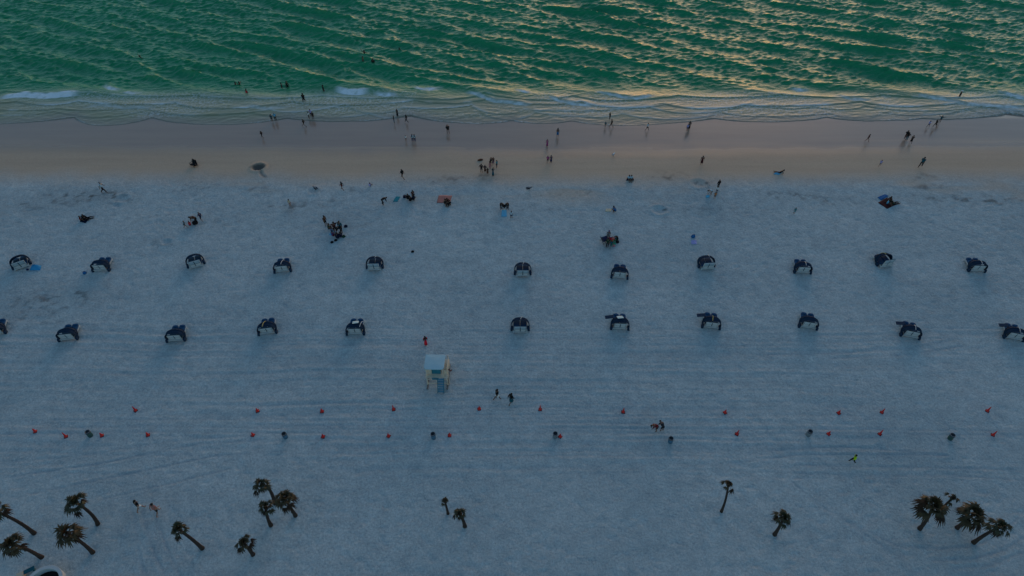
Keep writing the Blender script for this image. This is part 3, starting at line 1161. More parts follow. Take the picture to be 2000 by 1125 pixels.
person("lone walker in a dark red top on the wet sand toward the right", (1692.5, 277), 262, 'walk', 100, [('shirt', 'maroon'), ('trunks', 'black')], 'tan', **K)
person("leftmost of the three dark walkers close together at the right", (1767, 271), 255, 'walk', 30, [('jacket', 'black'), ('trousers', 'maroon')], 'dark', **K)
person("middle one of the three dark walkers, hand on hip, black and teal clothes", (1769.5, 274.5), 259, 'hips', 10, [('shirt', 'black'), ('trousers', 'dkteal')], 'dark', **K)
person("rightmost of the three dark walkers, with bare legs and a long black top", (1778, 279.5), 264.5, 'walk2', 20, [('dress', 'black')], 'tan', **K)
person("slim child in lilac and navy left of the black clad paddler at the far right", (1811.5, 248.5), 236, 'walk', 60, [('shirt', 'lilac'), ('shorts', 'navy')], 'tan', slim=True, **K)
person("paddler in black stepping along the water's edge at the far right", (1824.5, 249), 233.5, 'walk', -100, [('shirt', 'black'), ('shorts', 'black')], 'dark', **K)
person("small child in a blue swim shirt behind the black clad paddler", (1834, 240), 229.5, 'wave', 20, [('shirt', 'dkteal'), ('trunks', 'char')], 'tan', h=1.2, **K)

DS = "people on the damp sand"
K = dict(group=DS)
person("person in a magenta shirt and dark shorts, left of the pair on the tan sand", (1069.5, 318.5), 304.5, 'walk', 5, [('shirt', 'magenta'), ('shorts', 'black')], 'tan', **K)
person("person in a navy dress, right of the pair on the tan sand", (1076, 318.5), 303.5, 'stand', -5, [('dress', 'navy')], 'tan', **K)
person("person in a dark red shirt alone on the tan sand right of the middle", (1369.5, 322), 304.5, 'stand', 5, [('dress', 'maroon')], 'tan', **K)
person("person in a lilac shirt walking on the tan sand toward the right", (1717, 325), 312.5, 'walk', 40, [('shirt', 'lilac'), ('shorts', 'grey')], 'fair', **K)
person("tall walker in a teal and black outfit on the tan sand at the right", (1796, 327), 307, 'walk', 50, [('shirt', 'dkteal'), ('trousers', 'black')], 'dark', **K)
person("person in a pale blue shirt walking right, farthest left on the dry sand", (204.5, 377), 355, 'walk', 75, [('shirt', 'pale'), ('trousers', 'black')], 'tan', 'grey', **K)
person("slender person in red swimwear walking alone left of the running figure", (669.5, 371.5), 355, 'walk', -60, [('top', 'dkred'), ('trunks', 'dkred')], 'tan', slim=True, style='long', **K)
person("figure in black and brown running on the edge of the dry sand", (787, 349), 331, 'run', -50, [('shirt', 'black'), ('shorts', 'brown')], 'tan', style='long', **K)
person("pale child with bare legs alone on the dry sand at the left", (567.5, 404), 389, 'stand', 10, [('shirt', 'cream'), ('trunks', 'pink')], 'fair', **K)
person("small seated child in a white and blue shirt right of the red swimwear walker", (722.5, 364), h=1.15, pose='sit', face=30, wear=[('shirt', 'lilac'), ('trunks', 'blue')], skin='tan', **K)
G = "family posing on the damp sand"
K = dict(group=G)
person("black shirted adult, leftmost of the big family group", (940.5, 337.5), 320, 'hips', 10, [('shirt', 'black'), ('shorts', 'char')], 'tan', **K)
person("adult in navy and brown, second from left of the family group's front line", (947.5, 337), 322.5, 'hips', 0, [('shirt', 'dknavy'), ('skirt', 'brown')], 'tan', style='long', **K)
person("adult in a brown dress, third from left of the family group's front line", (952.5, 341), 328, 'stand', 0, [('dress', 'brown')], 'tan', style='long', **K)
person("long blue dress wearer nearest to the camera in the family group", (963, 343), 328.5, 'arms', 20, [('robe', 'dkteal')], 'tan', style='long', **K)
person("person in a teal top and navy shorts, rightmost of the family group", (970.5, 327.5), 313, 'stand', -60, [('shirt', 'teal'), ('shorts', 'navy')], 'tan', **K)
person("person in black at the back left of the family group", (959.5, 322), 307, 'stand', 160, [('shirt', 'black'), ('shorts', 'cream')], 'fair', **K)
person("person in a maroon top at the back right of the family group", (963.5, 321), 307, 'stand', 180, [('shirt', 'maroon'), ('trousers', 'purple')], 'tan', **K)
person("child in dark red at the left of the family group's back row", (957.5, 324), 313.5, 'stand', 150, [('shirt', 'maroon'), ('shorts', 'maroon')], 'tan', slim=True, **K)
person("small child in pale pink in the middle of the family group", (957, 329), 320.5, 'stand', 170, [('dress', 'pink')], 'fair', **K)

DR = "people resting on the dry sand"
K = dict(group=DR)
person("person lying propped on elbows on the blue towel on the tan sand", (1523, 338), h=1.6, pose='recline', face=-75, wear=[('top', 'black'), ('trunks', 'black')], skin='dark', **K)
person("left one of the two people sitting on the dark round mat", (1228, 351), h=1.6, pose='sit', face=170, wear=[('shirt', 'pale'), ('shorts', 'navy')], skin='tan', **K)
person("right one of the two people sitting on the dark round mat", (1232.5, 351), h=1.6, pose='sit', face=190, wear=[('shirt', 'pale'), ('shorts', 'char')], skin='tan', **K)
person("person in black bending down alone left of the bright teal towel", (748.5, 400), h=1.6, pose='bend', face=60, wear=[('jacket', 'black'), ('trousers', 'char')], skin='dark', **K)
person("person with bare legs and a dark top standing behind the seated black group", (807.5, 389), 371.5, 'stand', 150, [('shirt', 'maroon'), ('trunks', 'black')], 'tan', **K)
person("leftmost of the black clothed seated group by the teal towel", (797.5, 389), h=1.65, pose='sit', face=-40, wear=[('shirt', 'black'), ('shorts', 'black')], skin='dark', **K)
person("middle one of the black clothed seated group, nearest to the camera", (801, 393), h=1.7, pose='sit', face=20, wear=[('jacket', 'black'), ('trousers', 'black')], skin='tan', **K)
person("rightmost of the black clothed seated group, knees drawn up", (806.5, 391), h=1.65, pose='squat', face=60, wear=[('shirt', 'dknavy'), ('trousers', 'black')], skin='dark', **K)
person("person with bare arms sitting left on the reddish blanket's lower edge", (869.5, 398), h=1.7, pose='sit', face=150, wear=[('top', 'black'), ('trunks', 'black')], skin='tan', **K)
person("person in dark red sitting in the middle of the reddish blanket's edge", (873.5, 396), h=1.65, pose='sit', face=170, wear=[('shirt', 'maroon'), ('shorts', 'black')], skin='tan', **K)
person("person in black sitting at the right corner of the reddish blanket", (879, 400), h=1.65, pose='sit', face=-140, wear=[('shirt', 'black'), ('trousers', 'black')], skin='fair', **K)
person("left one of two dark people crouching above the light blue towel", (979.5, 409), h=1.7, pose='bend', face=160, wear=[('jacket', 'black'), ('shorts', 'black')], skin='tan', style='long', **K)
person("right one of two dark people crouching above the light blue towel", (991, 409), h=1.7, pose='bend', face=-160, wear=[('jacket', 'black'), ('shorts', 'black')], skin='tan', style='long', **K)
person("person in a pale blue shirt and navy shorts standing right of the light blue towel", (998.8, 427), 412, 'stand', 10, [('shirt', 'pale'), ('shorts', 'navy')], 'tan', **K)
person("person in blue crouching beside a cream towel", (1200.5, 414), h=1.65, pose='squat', face=-60, wear=[('shirt', 'blue'), ('shorts', 'dknavy')], skin='tan', **K)
person("tall person in black at the back of the four standing together at the right", (1402, 367), 351, 'stand', -10, [('jacket', 'black'), ('trousers', 'black')], 'dark', **K)
person("person in a white and black outfit in the middle of the four at the right", (1399, 377), 364, 'arms', 30, [('shirt', 'white'), ('shorts', 'navy')], 'tan', **K)
person("person in an orange top at the front of the four at the right", (1395, 388.5), 375, 'stand', 20, [('shirt', 'orange'), ('shorts', 'black')], 'fair', **K)
person("child bending over left of the four at the right", (1387.5, 381), h=1.35, pose='bend', face=-100, wear=[('top', 'pale'), ('trunks', 'char')], skin='fair', **K)
person("small child in teal standing alone on the pale sand toward the right", (1550.5, 417.5), 408.5, 'stand', 15, [('shirt', 'teal'), ('shorts', 'teal')], 'tan', **K)
person("person in brown sitting upright on the dark blanket below the blue mat", (1737, 394), h=1.75, pose='sit', face=-110, wear=[('shirt', 'brown'), ('shorts', 'black')], skin='dark', **K)
person("person in a pale blue top sitting in the middle of the dark blanket", (1732, 399), h=1.6, pose='sit', face=120, wear=[('shirt', 'sky'), ('shorts', 'navy')], skin='tan', **K)
person("person in dark green lying back at the right side of the dark blanket", (1745, 399), h=1.75, pose='recline', face=75, wear=[('shirt', 'dkgreen'), ('trousers', 'black')], skin='dark', **K)
person("person in red at the left of the dark blanket on the far left", (158.5, 431), h=1.5, pose='sit', face=60, wear=[('shirt', 'dkred'), ('shorts', 'black')], skin='tan', **K)
person("person in black sitting in the middle of the dark blanket on the far left", (165.5, 429), h=1.7, pose='sit', face=100, wear=[('jacket', 'black'), ('trousers', 'black')], skin='tan', **K)
person("person reclining with knees up at the right of the far left dark blanket", (170.5, 428), h=1.65, pose='recline', face=70, wear=[('shirt', 'black'), ('trousers', 'char')], skin='tan', **K)
person("person in a teal shirt bending at the left of four people in a row", (363.5, 445.5), 431.5, 'walk', 60, [('jacket', 'dkteal'), ('trunks', 'maroon')], 'fair', **K)
person("child in a red top crouching second from left in the slanting row", (372, 441), h=1.2, pose='squat', face=-30, wear=[('shirt', 'red'), ('shorts', 'dkred')], skin='tan', **K)
person("person in brown leaning over a dark bag in the slanting row", (385, 437.5), h=1.8, pose='bend', face=-85, wear=[('shirt', 'brown'), ('trousers', 'black')], skin='tan', **K)
person("person in a navy shirt walking at the right end of the slanting row", (395, 432), 415, 'walk', -60, [('shirt', 'navy'), ('shorts', 'black')], 'fair', **K)
K = dict(group="large group gathered on the dry sand at left centre")
person("person in a brown top standing at the upper left of the large group", (637, 441), 430, 'stand', 120, [('shirt', 'brown'), ('shorts', 'black')], 'tan', h=1.6, **K)
person("person in dark green sitting at the left of the large group", (642.5, 447), h=1.75, pose='sit', face=90, wear=[('shirt', 'dkgreen'), ('shorts', 'char')], skin='tan', **K)
person("person with a dark back and tan legs standing in the middle of the large group", (656, 455), 438, 'wave', 160, [('shirt', 'maroon'), ('shorts', 'black')], 'tan', h=1.75, **K)
person("person in a dark teal hooded top at the upper right of the large group", (666.5, 452), 440, 'stand', 190, [('jacket', 'dkteal'), ('shorts', 'black')], 'tan', h=1.65, **K)
person("person in black bending at the right side of the large group", (667.5, 457), h=1.7, pose='bend', face=-80, wear=[('jacket', 'black'), ('shorts', 'black')], skin='tan', **K)
person("person in purple sitting at the lower left of the large group", (650, 461), h=1.65, pose='sit', face=40, wear=[('shirt', 'purple'), ('shorts', 'dkred')], skin='fair', **K)
person("broad person in navy sitting at the bottom of the large group", (659, 466), h=1.85, pose='sit', face=15, wear=[('jacket', 'dknavy'), ('trousers', 'dknavy')], skin='tan', **K)
person("person in dark purple sitting at the lower right of the large group", (666, 463), h=1.6, pose='sit', face=-30, wear=[('shirt', 'dknavy'), ('shorts', 'purple')], skin='tan', **K)
person("child in bright blue sitting between the large group's people on the left", (647.5, 452), h=1.2, pose='sit', face=80, wear=[('shirt', 'blue'), ('shorts', 'sky')], skin='tan', **K)
K = dict(group="party round the blue chair")
person("person in a bright red shirt leaning over in front of the blue beach chair", (1190, 477), h=1.7, pose='bend', face=120, wear=[('shirt', 'red'), ('shorts', 'char')], skin='tan', **K)
person("person in dark clothes standing below the blue beach chair, legs apart", (1185.5, 484), 470, 'stand', 0, [('shirt', 'dkgreen'), ('trousers', 'char')], 'tan', h=1.5, **K)
person("slim child in dark teal standing right below the red shirt", (1192.5, 485), 474, 'walk', 10, [('shirt', 'dkteal'), ('shorts', 'dkteal')], 'tan', h=1.2, slim=True, **K)
person("person with a dark purple cap standing behind the blue beach chair", (1187.5, 468), 457, 'stand', 180, [('shirt', 'grey'), ('shorts', 'grey')], 'tan', 'purple', 'cap', h=1.45, **K)

K = dict(group="people walking on the groomed sand")
person("long haired figure in a black top and bright red skirt above the lifeguard stand", (832, 673.5), 657, 'stand', -20, [('top', 'black'), ('robe', 'red'), ('jacket', 'black')], 'tan', style='long', **K)
person("person in black and white walking, left of two right of the lifeguard stand", (970.5, 781), 761, 'walk', 60, [('shirt', 'black'), ('shorts', 'white')], 'tan', **K)
person("person in dark clothes with a teal wrap walking, right of two beside the lifeguard stand", (998, 788.5), 769, 'walk2', 50, [('jacket', 'black'), ('skirt', 'dkteal')], 'tan', style='long', **K)
person("person in red stooping to the left between the cone rows", (1280.5, 841), h=1.5, pose='bend', face=-90, wear=[('shirt', 'dkred'), ('shorts', 'maroon')], skin='tan', **K)
person("person in black stooping beside the red clad one between the cone rows", (1292, 841), h=1.5, pose='bend', face=-20, wear=[('jacket', 'char'), ('shorts', 'black')], skin='tan', **K)
person("worker in a bright yellow safety shirt and black trousers walking left", (1663.5, 903), 888.5, 'walk', -85, [('jacket', 'hivis'), ('trousers', 'black')], 'dark', **K)
person("person with dark hair and white shorts walking, left of two among the palms", (277, 996.5), h=1.7, pose='walk', face=20, wear=[('shirt', 'black'), ('shorts', 'white')], skin='fair', **K)
person("person in a rose shirt with a dark bag walking, right of two among the palms", (310.5, 1003.5), h=1.75, pose='walk2', face=15, wear=[('shirt', 'rose'), ('shorts', 'black')], skin='fair', **K)
# ================================================================== CABANA LOUNGERS
M_NAVY = mat("canopy_navy", (0.008, 0.028, 0.060), 0.75, 0.3, 5.0, 0.2)
M_BLUE = mat("mattress_blue", (0.011, 0.070, 0.155), 0.65, 0.2, 5.0, 0.25)
M_WHITE = mat("white_vinyl", (0.52, 0.54, 0.54), 0.5, 0.12, 12.0, 0.35)
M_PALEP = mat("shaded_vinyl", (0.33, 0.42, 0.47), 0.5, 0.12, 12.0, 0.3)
M_TEALC = mat("seat_teal", (0.02, 0.06, 0.09), 0.7, 0.2, 6.0, 0.2)
M_YEL = mat("yellow_strap", (0.55, 0.45, 0.16), 0.7, 0.15, 9.0, 0.2)
M_TOWELW = mat("pale_towel", (0.50, 0.62, 0.62), 0.9, 0.15, 12.0, 0.1)


def hood_mesh(a0, a1, nrib=7, rx=0.93, rz=1.12, piv=(0.0, -0.42, 0.16)):
    """clamshell hood of ribs turning about an axle; a = degrees from upright towards the sea"""
    nu, nv = 20, (nrib - 1) * 4 + 1
    outer, inner = [], []
    for i in range(nv):
        f = i / (nv - 1)
        a = R(a0 + (a1 - a0) * f)
        sag = 0.06 * abs(math.sin(math.pi * f * (nrib - 1)))          # cloth sinks between the ribs
        for k in range(nu + 1):
            ph = math.pi * k / nu
            for lst, e in ((outer, 0.0), (inner, 0.025)):
                rr = 1 - sag * math.sin(ph) - e
                s = max(0.0, math.sin(ph)) ** 0.62
                c = math.copysign(abs(math.cos(ph)) ** 0.8, math.cos(ph))
                lst.append(Vector((piv[0] + rx * rr * c, piv[1] + rz * rr * s * math.sin(a), piv[2] + rz * rr * s * math.cos(a))))
    w = nu + 1
    fs = [(i * w + k, i * w + k + 1, (i + 1) * w + k + 1, (i + 1) * w + k) for i in range(nv - 1) for k in range(nu)]
    o = len(outer)
    fi = [tuple(o + q for q in reversed(f)) for f in fs]
    ed = []
    for i in (0, nv - 1):
        for k in range(nu):
            q = (i * w + k, i * w + k + 1, o + i * w + k + 1, o + i * w + k)
            ed.append(q if i else tuple(reversed(q)))
    for k in (0, nu):
        for i in range(nv - 1):
            ed.append((i * w + k, (i + 1) * w + k, o + (i + 1) * w + k, o + i * w + k))
    return outer + inner, fs + fi + ed


def make_cabana(a0, a1, back_deg, flap, towel, strap):
    t = thing("cabana_lounger", "x", "beach lounger", (0, 0, 0))
    fold = a0 > 10                                                    # hood tipped forward over the foot end
    yend = .86 if fold else 1.02
    PV = (0.0, -.02, .16) if fold else (0.0, -.42, .16)
    fr = MB()
    for x in (-.70, .70):
        fr.box((x, .26, .26), (.06, 1.77, .09), bev=.01)
    for y in (-.58, 1.10):
        fr.box((0, y, .26), (1.335, .06, .085), bev=.01)
    fr.build("frame", M_WHITE, t)
    for x in (-.70, .70):
        for y in (-.5, 1.03):
            MB().box((x, y, .107), (.07, .07, .215), bev=.01).build("leg", M_WHITE, t)
    # two mattresses with rounded ends towards the sea
    for s in (-1, 1):
        n, pts = 10, []
        for k in range(n + 1):
            a = math.pi * k / n
            pts.append((.345 * s + .315 * math.cos(a), yend + .30 * math.sin(a)))
        pts += [(.345 * s - .315, -.30), (.345 * s + .315, -.30)]
        m, vs = len(pts), []
        cx, cy = .345 * s, .5
        for z, g in ((.31, .97), (.33, 1.0), (.40, 1.0), (.425, .95)):
            vs += [(cx + (x - cx) * g, cy + (y - cy) * (1 - (1 - g) * .35), z) for x, y in pts]
        fs = [tuple(range(m - 1, -1, -1)), tuple(range(3 * m, 4 * m))]
        for q in range(3):
            fs += [(q * m + k, q * m + (k + 1) % m, (q + 1) * m + (k + 1) % m, (q + 1) * m + k) for k in range(m)]
        MB().add(vs, fs).build("mattress", M_BLUE, t)
        if not fold:
            MB().ball((.345 * s, 1.09, .47), (.25, .15, .085), 12, 8).build("pillow", M_BLUE, t)
    # reclined backrest, a white frame with slanting straps; seen from behind under the hood
    b = R(back_deg)
    up = Vector((0, -math.sin(b), math.cos(b)))
    low = a0 > 10                                                     # hood pushed forward: the whole back shows
    o = Vector((0, -.46, .14 if low else .24))
    L = 1.10 if low else .74
    bk = MB()
    rot = (b, 0, 0)
    for x in (-.585, .585):
        bk.box(o + up * L / 2 + Vector((x, 0, 0)), (.06, .05, L), rot)
    for f in (.03, .97):
        bk.box(o + up * L * f + Vector((0, .004, 0)), (1.105, .038, .06), rot)
    back = bk.build("backrest", M_WHITE, t)
    for s in (-1, 1):
        for k in range(2):
            pn = MB().box(o + up * L * (.265 + .47 * k) + Vector((s * .285, -.01, 0)), (.49, .022, L * .415), rot, .008)
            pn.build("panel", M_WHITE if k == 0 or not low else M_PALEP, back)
    ct = MB()
    ct.box(o + up * L * .52 + Vector((0, .06, .02)), (1.24, .07, L * .96), rot, .02)
    ct.build("back_cushion", M_TEALC, t)
    vs, fs = hood_mesh(a0, a1, piv=PV)
    hood = MB().add(vs, fs).build("hood", M_NAVY, t, smooth=True)
    rb = MB()
    for a in (a0, (a0 + a1) / 2, a1):
        pts = []
        for k in range(17):
            ph = math.pi * k / 16
            s_ = max(0.0, math.sin(ph)) ** 0.62
            c_ = math.copysign(abs(math.cos(ph)) ** 0.8, math.cos(ph))
            pts.append((.945 * c_, PV[1] + 1.135 * s_ * math.sin(R(a)), .16 + 1.135 * s_ * math.cos(R(a))))
        rb.tube(pts, .020, 6)
    rb.build("rib", M_NAVY, hood)
    for s in (-1, 1):                                                 # weighted side skirts reaching the sand
        MB().box((s * .86, PV[1] - .04, .22), (.22, .44, .44), (0, s * R(-8), 0), .05).build("side_skirt", M_NAVY, t)
    if flap:
        f = MB()
        f.box((-1.12, .34, .93), (.85, .42, .09), (0, R(-8), R(6)), .03)
        f.build("side_flap", M_NAVY, hood)
        MB().tube([(-1.4, .32, .88), (-1.05, .15, .35)], .018, 6).build("flap_strut", M_WHITE, hood)
    if towel:
        am = R((a0 + a1) / 2 + 6)
        c = Vector((towel, -.42 + 1.16 * math.sin(am), .16 + 1.17 * math.cos(am)))
        MB().box(c, (.62, .62, .05), (-am, 0, R(8)), .015).build("towel", M_TOWELW, t, smooth=False)
    if strap:
        pts = []
        for k in range(9):
            a = R(a0 + (a1 - a0) * k / 8)
            pts.append((strap + .02 * k, PV[1] + 1.165 * math.sin(a), .16 + 1.165 * math.cos(a)))
        MB().tube(pts, .030, 6).build("strap", M_YEL if strap < 0 else M_WHITE, t)
    return t


UP, FWD = (-7, 54), (14, 68)
ORD = ['first', 'second', 'third', 'fourth', 'fifth', 'sixth', 'seventh', 'eighth', 'ninth', 'tenth', 'eleventh', 'twelfth', 'thirteenth']
GC = "hooded double loungers set out in two rows"
# (pixel of the rear centre, turn deg, hood, back recline, side flap, towel, strap, label)
CAB = [((38, 527), 22, FWD, 14, 0, 0, 0, "hooded lounger beside the bright blue beach tent, white back turned to the right"),
       ((197, 531), -6, UP, 8, 0, 0, 0, "hooded lounger in the seaward row, second from the left, white side panel showing"),
       ((380, 525), 16, FWD, 12, 0, 0, 0, "hooded lounger third from the left in the seaward row, hood pushed forward"),
       ((551, 533), 2, UP, 8, 0, 0, .08, "hooded lounger below the large seated group, two rounded blue cushions on top"),
       ((731, 530), -2, FWD, 10, 0, 0, .12, "hooded lounger in the seaward row just left of the wide gap"),
       ((1021, 542), 0, FWD, 14, 0, 0, .03, "hooded lounger in the seaward row just right of the wide gap, white back showing"),
       ((1211, 545), -4, UP, 8, 0, 0, 0, "hooded lounger below the red shirted party, blue cushions sticking out on top"),
       ((1381, 528), 10, FWD, 12, 0, 0, .18, "hooded lounger below the pale blue beach bags, dark hood tilted to the right"),
       ((1568, 535), 3, UP, 8, 0, 0, .02, "hooded lounger in the seaward row, third from the right, two round cushions above"),
       ((1729, 523), 20, FWD, 10, 0, 0, -.05, "turned lounger with white frame exposed, second from the right in the seaward row"),
       ((1908, 532), 6, UP, 8, 0, 0, .02, "rightmost hooded lounger of the seaward row, two round cushions above"),
       ((-10, 656), 4, UP, 8, 0, 0, 0, "hooded lounger cut off by the left edge of the photo"),
       ((132, 666), -2, UP, 8, 0, 0, 0, "leftmost whole hooded lounger of the landward row"),
       ((343, 668), -3, UP, 8, 0, 0, 0, "hooded lounger in the landward row, broad dark hood with no towel, third from the left"),
       ((521, 654), 3, UP, 8, 0, 0, -.22, "hooded lounger with a yellow strap over its hood"),
       ((694, 655), -3, UP, 8, 0, .10, .62, "hooded lounger with a pale towel lying on its hood, left of the red skirted walker"),
       ((1016, 652), 0, FWD, 12, 0, 0, .05, "hooded lounger in the landward row with hood pushed forward over its white back"),
       ((1211, 645), 0, UP, 8, 1, -.05, 0, "hooded lounger with a pale towel on top and a dark flap to the left"),
       ((1390, 643), -3, UP, 8, 1, 0, -.08, "hooded lounger in the landward row with a thick flap to the left, no towel"),
       ((1580, 643), -4, UP, 8, 0, 0, 0, "hooded lounger in the landward row with a round blue cushion rising above its hood"),
       ((1780, 661), -6, UP, 8, 1, 0, .05, "lounger with a long thin flap to the left, second from right in landward row"),
       ((1982, 665), -4, UP, 8, 1, 0, .02, "hooded lounger at the right edge of the photo")]
CACHE = {}
for (pp, rz, hood, bk, flap, tow, strap, lab) in CAB:
    key = (hood, bk, flap, tow, strap)
    if key in CACHE:
        c = copy_tree(CACHE[key])
    else:
        c = CACHE[key] = make_cabana(hood[0], hood[1], bk, flap, tow, strap)
    p = at(*pp)
    yaw = -math.degrees(math.atan2(p.x, p.y)) * 0.22
    c.location = (p.x, p.y + .62, p.z - .02)
    c.rotation_euler = (0, 0, R(rz + yaw))
    c["label"], c["category"], c["group"] = lab, "beach lounger", GC

# ================================================================== LIFEGUARD STAND
M_CREAM = mat("cream_boards", (0.66, 0.56, 0.43), 0.7, 0.15, 7.0, 0.25)
M_ROOF = mat("pale_blue_roof", (0.34, 0.51, 0.56), 0.55, 0.10, 3.0, 0.3)
M_TEAL = mat("teal_paint", (0.02, 0.18, 0.24), 0.5, 0.2, 5.0, 0.35)
M_WOOD = mat("grey_timber", (0.22, 0.19, 0.17), 0.8, 0.2, 9.0, 0.2)
a, b = at(835, 753), at(876, 753)
wd = (b.x - a.x) / 2
cx, cy = (a.x + b.x) / 2, a.y + wd * 1.05
t = thing("lifeguard_stand", "raised lifeguard stand with pale blue roof, cream boards and teal stairs", "lifeguard stand", (cx, cy, float(terr_z(cy))), R(-1))
DK = 1.35
for x in (-wd + .05, wd - .05):
    for y in (-wd, wd):
        MB().box((x, y, DK / 2 - .055), (.10, .10, DK - .11), bev=.01).build("leg", M_CREAM, t)
sk = MB()
for x in (-wd + .05, wd - .05):
    sk.box((x, -.05, .05), (.16, 2 * wd + .9, .12), bev=.02)
sk.build("skid", M_WOOD, t)
br = MB()
br.box((0, -wd - .062, .40), (2 * wd - .1, .022, .10))
br.box((0, -wd - .062, 1.05), (2 * wd - .1, .022, .10))
br.build("cross_brace", M_CREAM, t)
dk = MB()
n = 13
for k in range(n):
    y = -wd - .08 + (2 * wd + .16) * (k + .5) / n
    dk.box((0, y, DK - .025), (2 * wd + .14, (2 * wd + .16) / n - .012, .05))
for x in (-wd + .05, wd - .05):
    dk.box((x, 0, DK - .0825), (.09, 2 * wd - .12, .06))
dk.build("deck", M_CREAM, t)
# half-height board walls at the sides and back
for x, nm in ((-wd + .02, 0), (wd - .02, 1)):
    wl = MB()
    for k in range(5):
        wl.box((x, .12, DK + .10 + k * .17), (.04, 2 * wd - .55, .15))
    for y in (-wd + .43, wd - .17):
        wl.box((x + (.045 if nm == 0 else -.045), y, DK + .47), (.05, .08, .94))
    wl.build("side_wall", M_CREAM, t)
rl = MB()
for k in range(4):
    rl.box((-.72, -wd + .28, DK + .12 + k * .17), (.5, .04, .15))
    rl.box((.84, -wd + .28, DK + .12 + k * .17), (.34, .04, .15))
rl.build("rear_boards", M_CREAM, t)
# the guard's bench and its tall teal back
cb = MB()
cb.box((-.10, -wd + .42, DK + .36), (.92, .06, .72), (R(-10), 0, 0), .02)
cb.box((-.10, -wd + .72, DK + .34), (.92, .52, .07), (0, 0, 0), .02)
for x in (-.5, .3):
    cb.box((x, -wd + .72, DK + .15), (.07, .45, .30))
cb.build("bench", M_TEAL, t)
RZ = 2.75
for x in (-.92, .62):
    for y in (-1.0, .38):
        MB().box((x, y, (DK + RZ) / 2), (.07, .07, RZ - DK - .02), bev=.01).build("roof_post", M_CREAM, t)
# roof: a slab with rounded rear corners, pitched slightly towards the sea
pts = []
x0, x1, y0, y1, rc = -1.06, .80, -1.22, .55, .28
for (qx, qy, s0, rr) in ((x1 - rc, y0 + rc, -90, rc), (x1 - .12, y1 - .12, 0, .12), (x0 + .12, y1 - .12, 90, .12), (x0 + rc, y0 + rc, 180, rc)):
    for k in range(6):
        g = R(s0 + 18 * k)
        pts.append((qx + rr * math.cos(g), qy + rr * math.sin(g)))
m = len(pts)
vs = []
for z, g in ((0, 1), (.05, 1.0), (.075, .985), (.11, .5), (.125, .04)):
    vs += [(-.15 + (x + .15) * g, -.2 + (y + .2) * g, RZ + z - .05 * (y + .2) * g) for x, y in pts]
fs = [tuple(range(m - 1, -1, -1)), tuple(range(4 * m, 5 * m))]
for q in range(4):
    fs += [(q * m + k, q * m + (k + 1) % m, (q + 1) * m + (k + 1) % m, (q + 1) * m + k) for k in range(m)]
MB().add(vs, fs).build("roof", M_ROOF, t)
st = MB()
sx, top, ft = .38, Vector((0, -wd - .10, DK - .03)), Vector((0, -wd - .92, .05))
for dx in (-.29, .29):
    c = (top + ft) / 2
    d = top - ft
    st.box((sx + dx, c.y, c.z), (.06, d.length, .20), (math.atan2(d.z, d.y), 0, 0))
st.build("stair_stringer", M_TEAL, t)
tr = MB()
for k in range(6):
    q = ft.lerp(top, (k + .6) / 6.3)
    tr.box((sx, q.y, q.z + .03), (.50, .20, .035))
tr.build("stair_tread", mat("stair_tread_blue", (0.10, 0.30, 0.42), 0.6, 0.2, 6.0, 0.3), t)
MB().box((-.12, -wd - .145, DK - .11), (.62, .055, .24), bev=.01).build("sign_board", M_TEAL, t)
MB().tube([(wd + .12, -wd + .1, 0), (wd + .12, -wd + .1, 2.55)], [.032, .022], 8).build("flagpole", M_CREAM, t)
fg = MB()
vs, fs = [], []
for k in range(7):
    for q in range(3):
        for e in (0, 1):
            vs.append((wd + .145 + .055 * k, -wd + .1 + .05 * math.sin(k * 1.3) + e * .012, 2.50 - .13 * q - .02 * k))
for k in range(6):
    for q in range(2):
        i = (k * 3 + q) * 2
        j = i + 6
        fs += [(i, j, j + 2, i + 2), (i + 1, i + 3, j + 3, j + 1)]
fg.add(vs, fs).build("flag", mat("flag_rust", (0.22, 0.09, 0.08), 0.8, 0.2, 8, .2), t)

# ================================================================== TRAFFIC CONES
M_CONE = mat("cone_red", (0.62, 0.022, 0.018), 0.5, 0.15, 6.0, 0.35)
M_CBASE = mat("cone_base", (0.10, 0.012, 0.014), 0.7, 0.25, 6.0, 0.2)


def make_cone(tall):
    t = thing("traffic_cone", "x", "traffic cone", (0, 0, 0), sc=.76)
    h, r = (.98, .135) if tall else (.66, .165)
    MB().box((0, 0, .03), (.44, .44, .06), bev=.02).build("base", M_CBASE, t)
    MB().lathe([(r + .045, .06), (r + .03, .085), (r, .10), (r * .72, h * .42), (r * .40, h * .80), (.036, h), (.020, h + .004)], 16).build("cone", M_CONE, t, smooth=True)
    return t


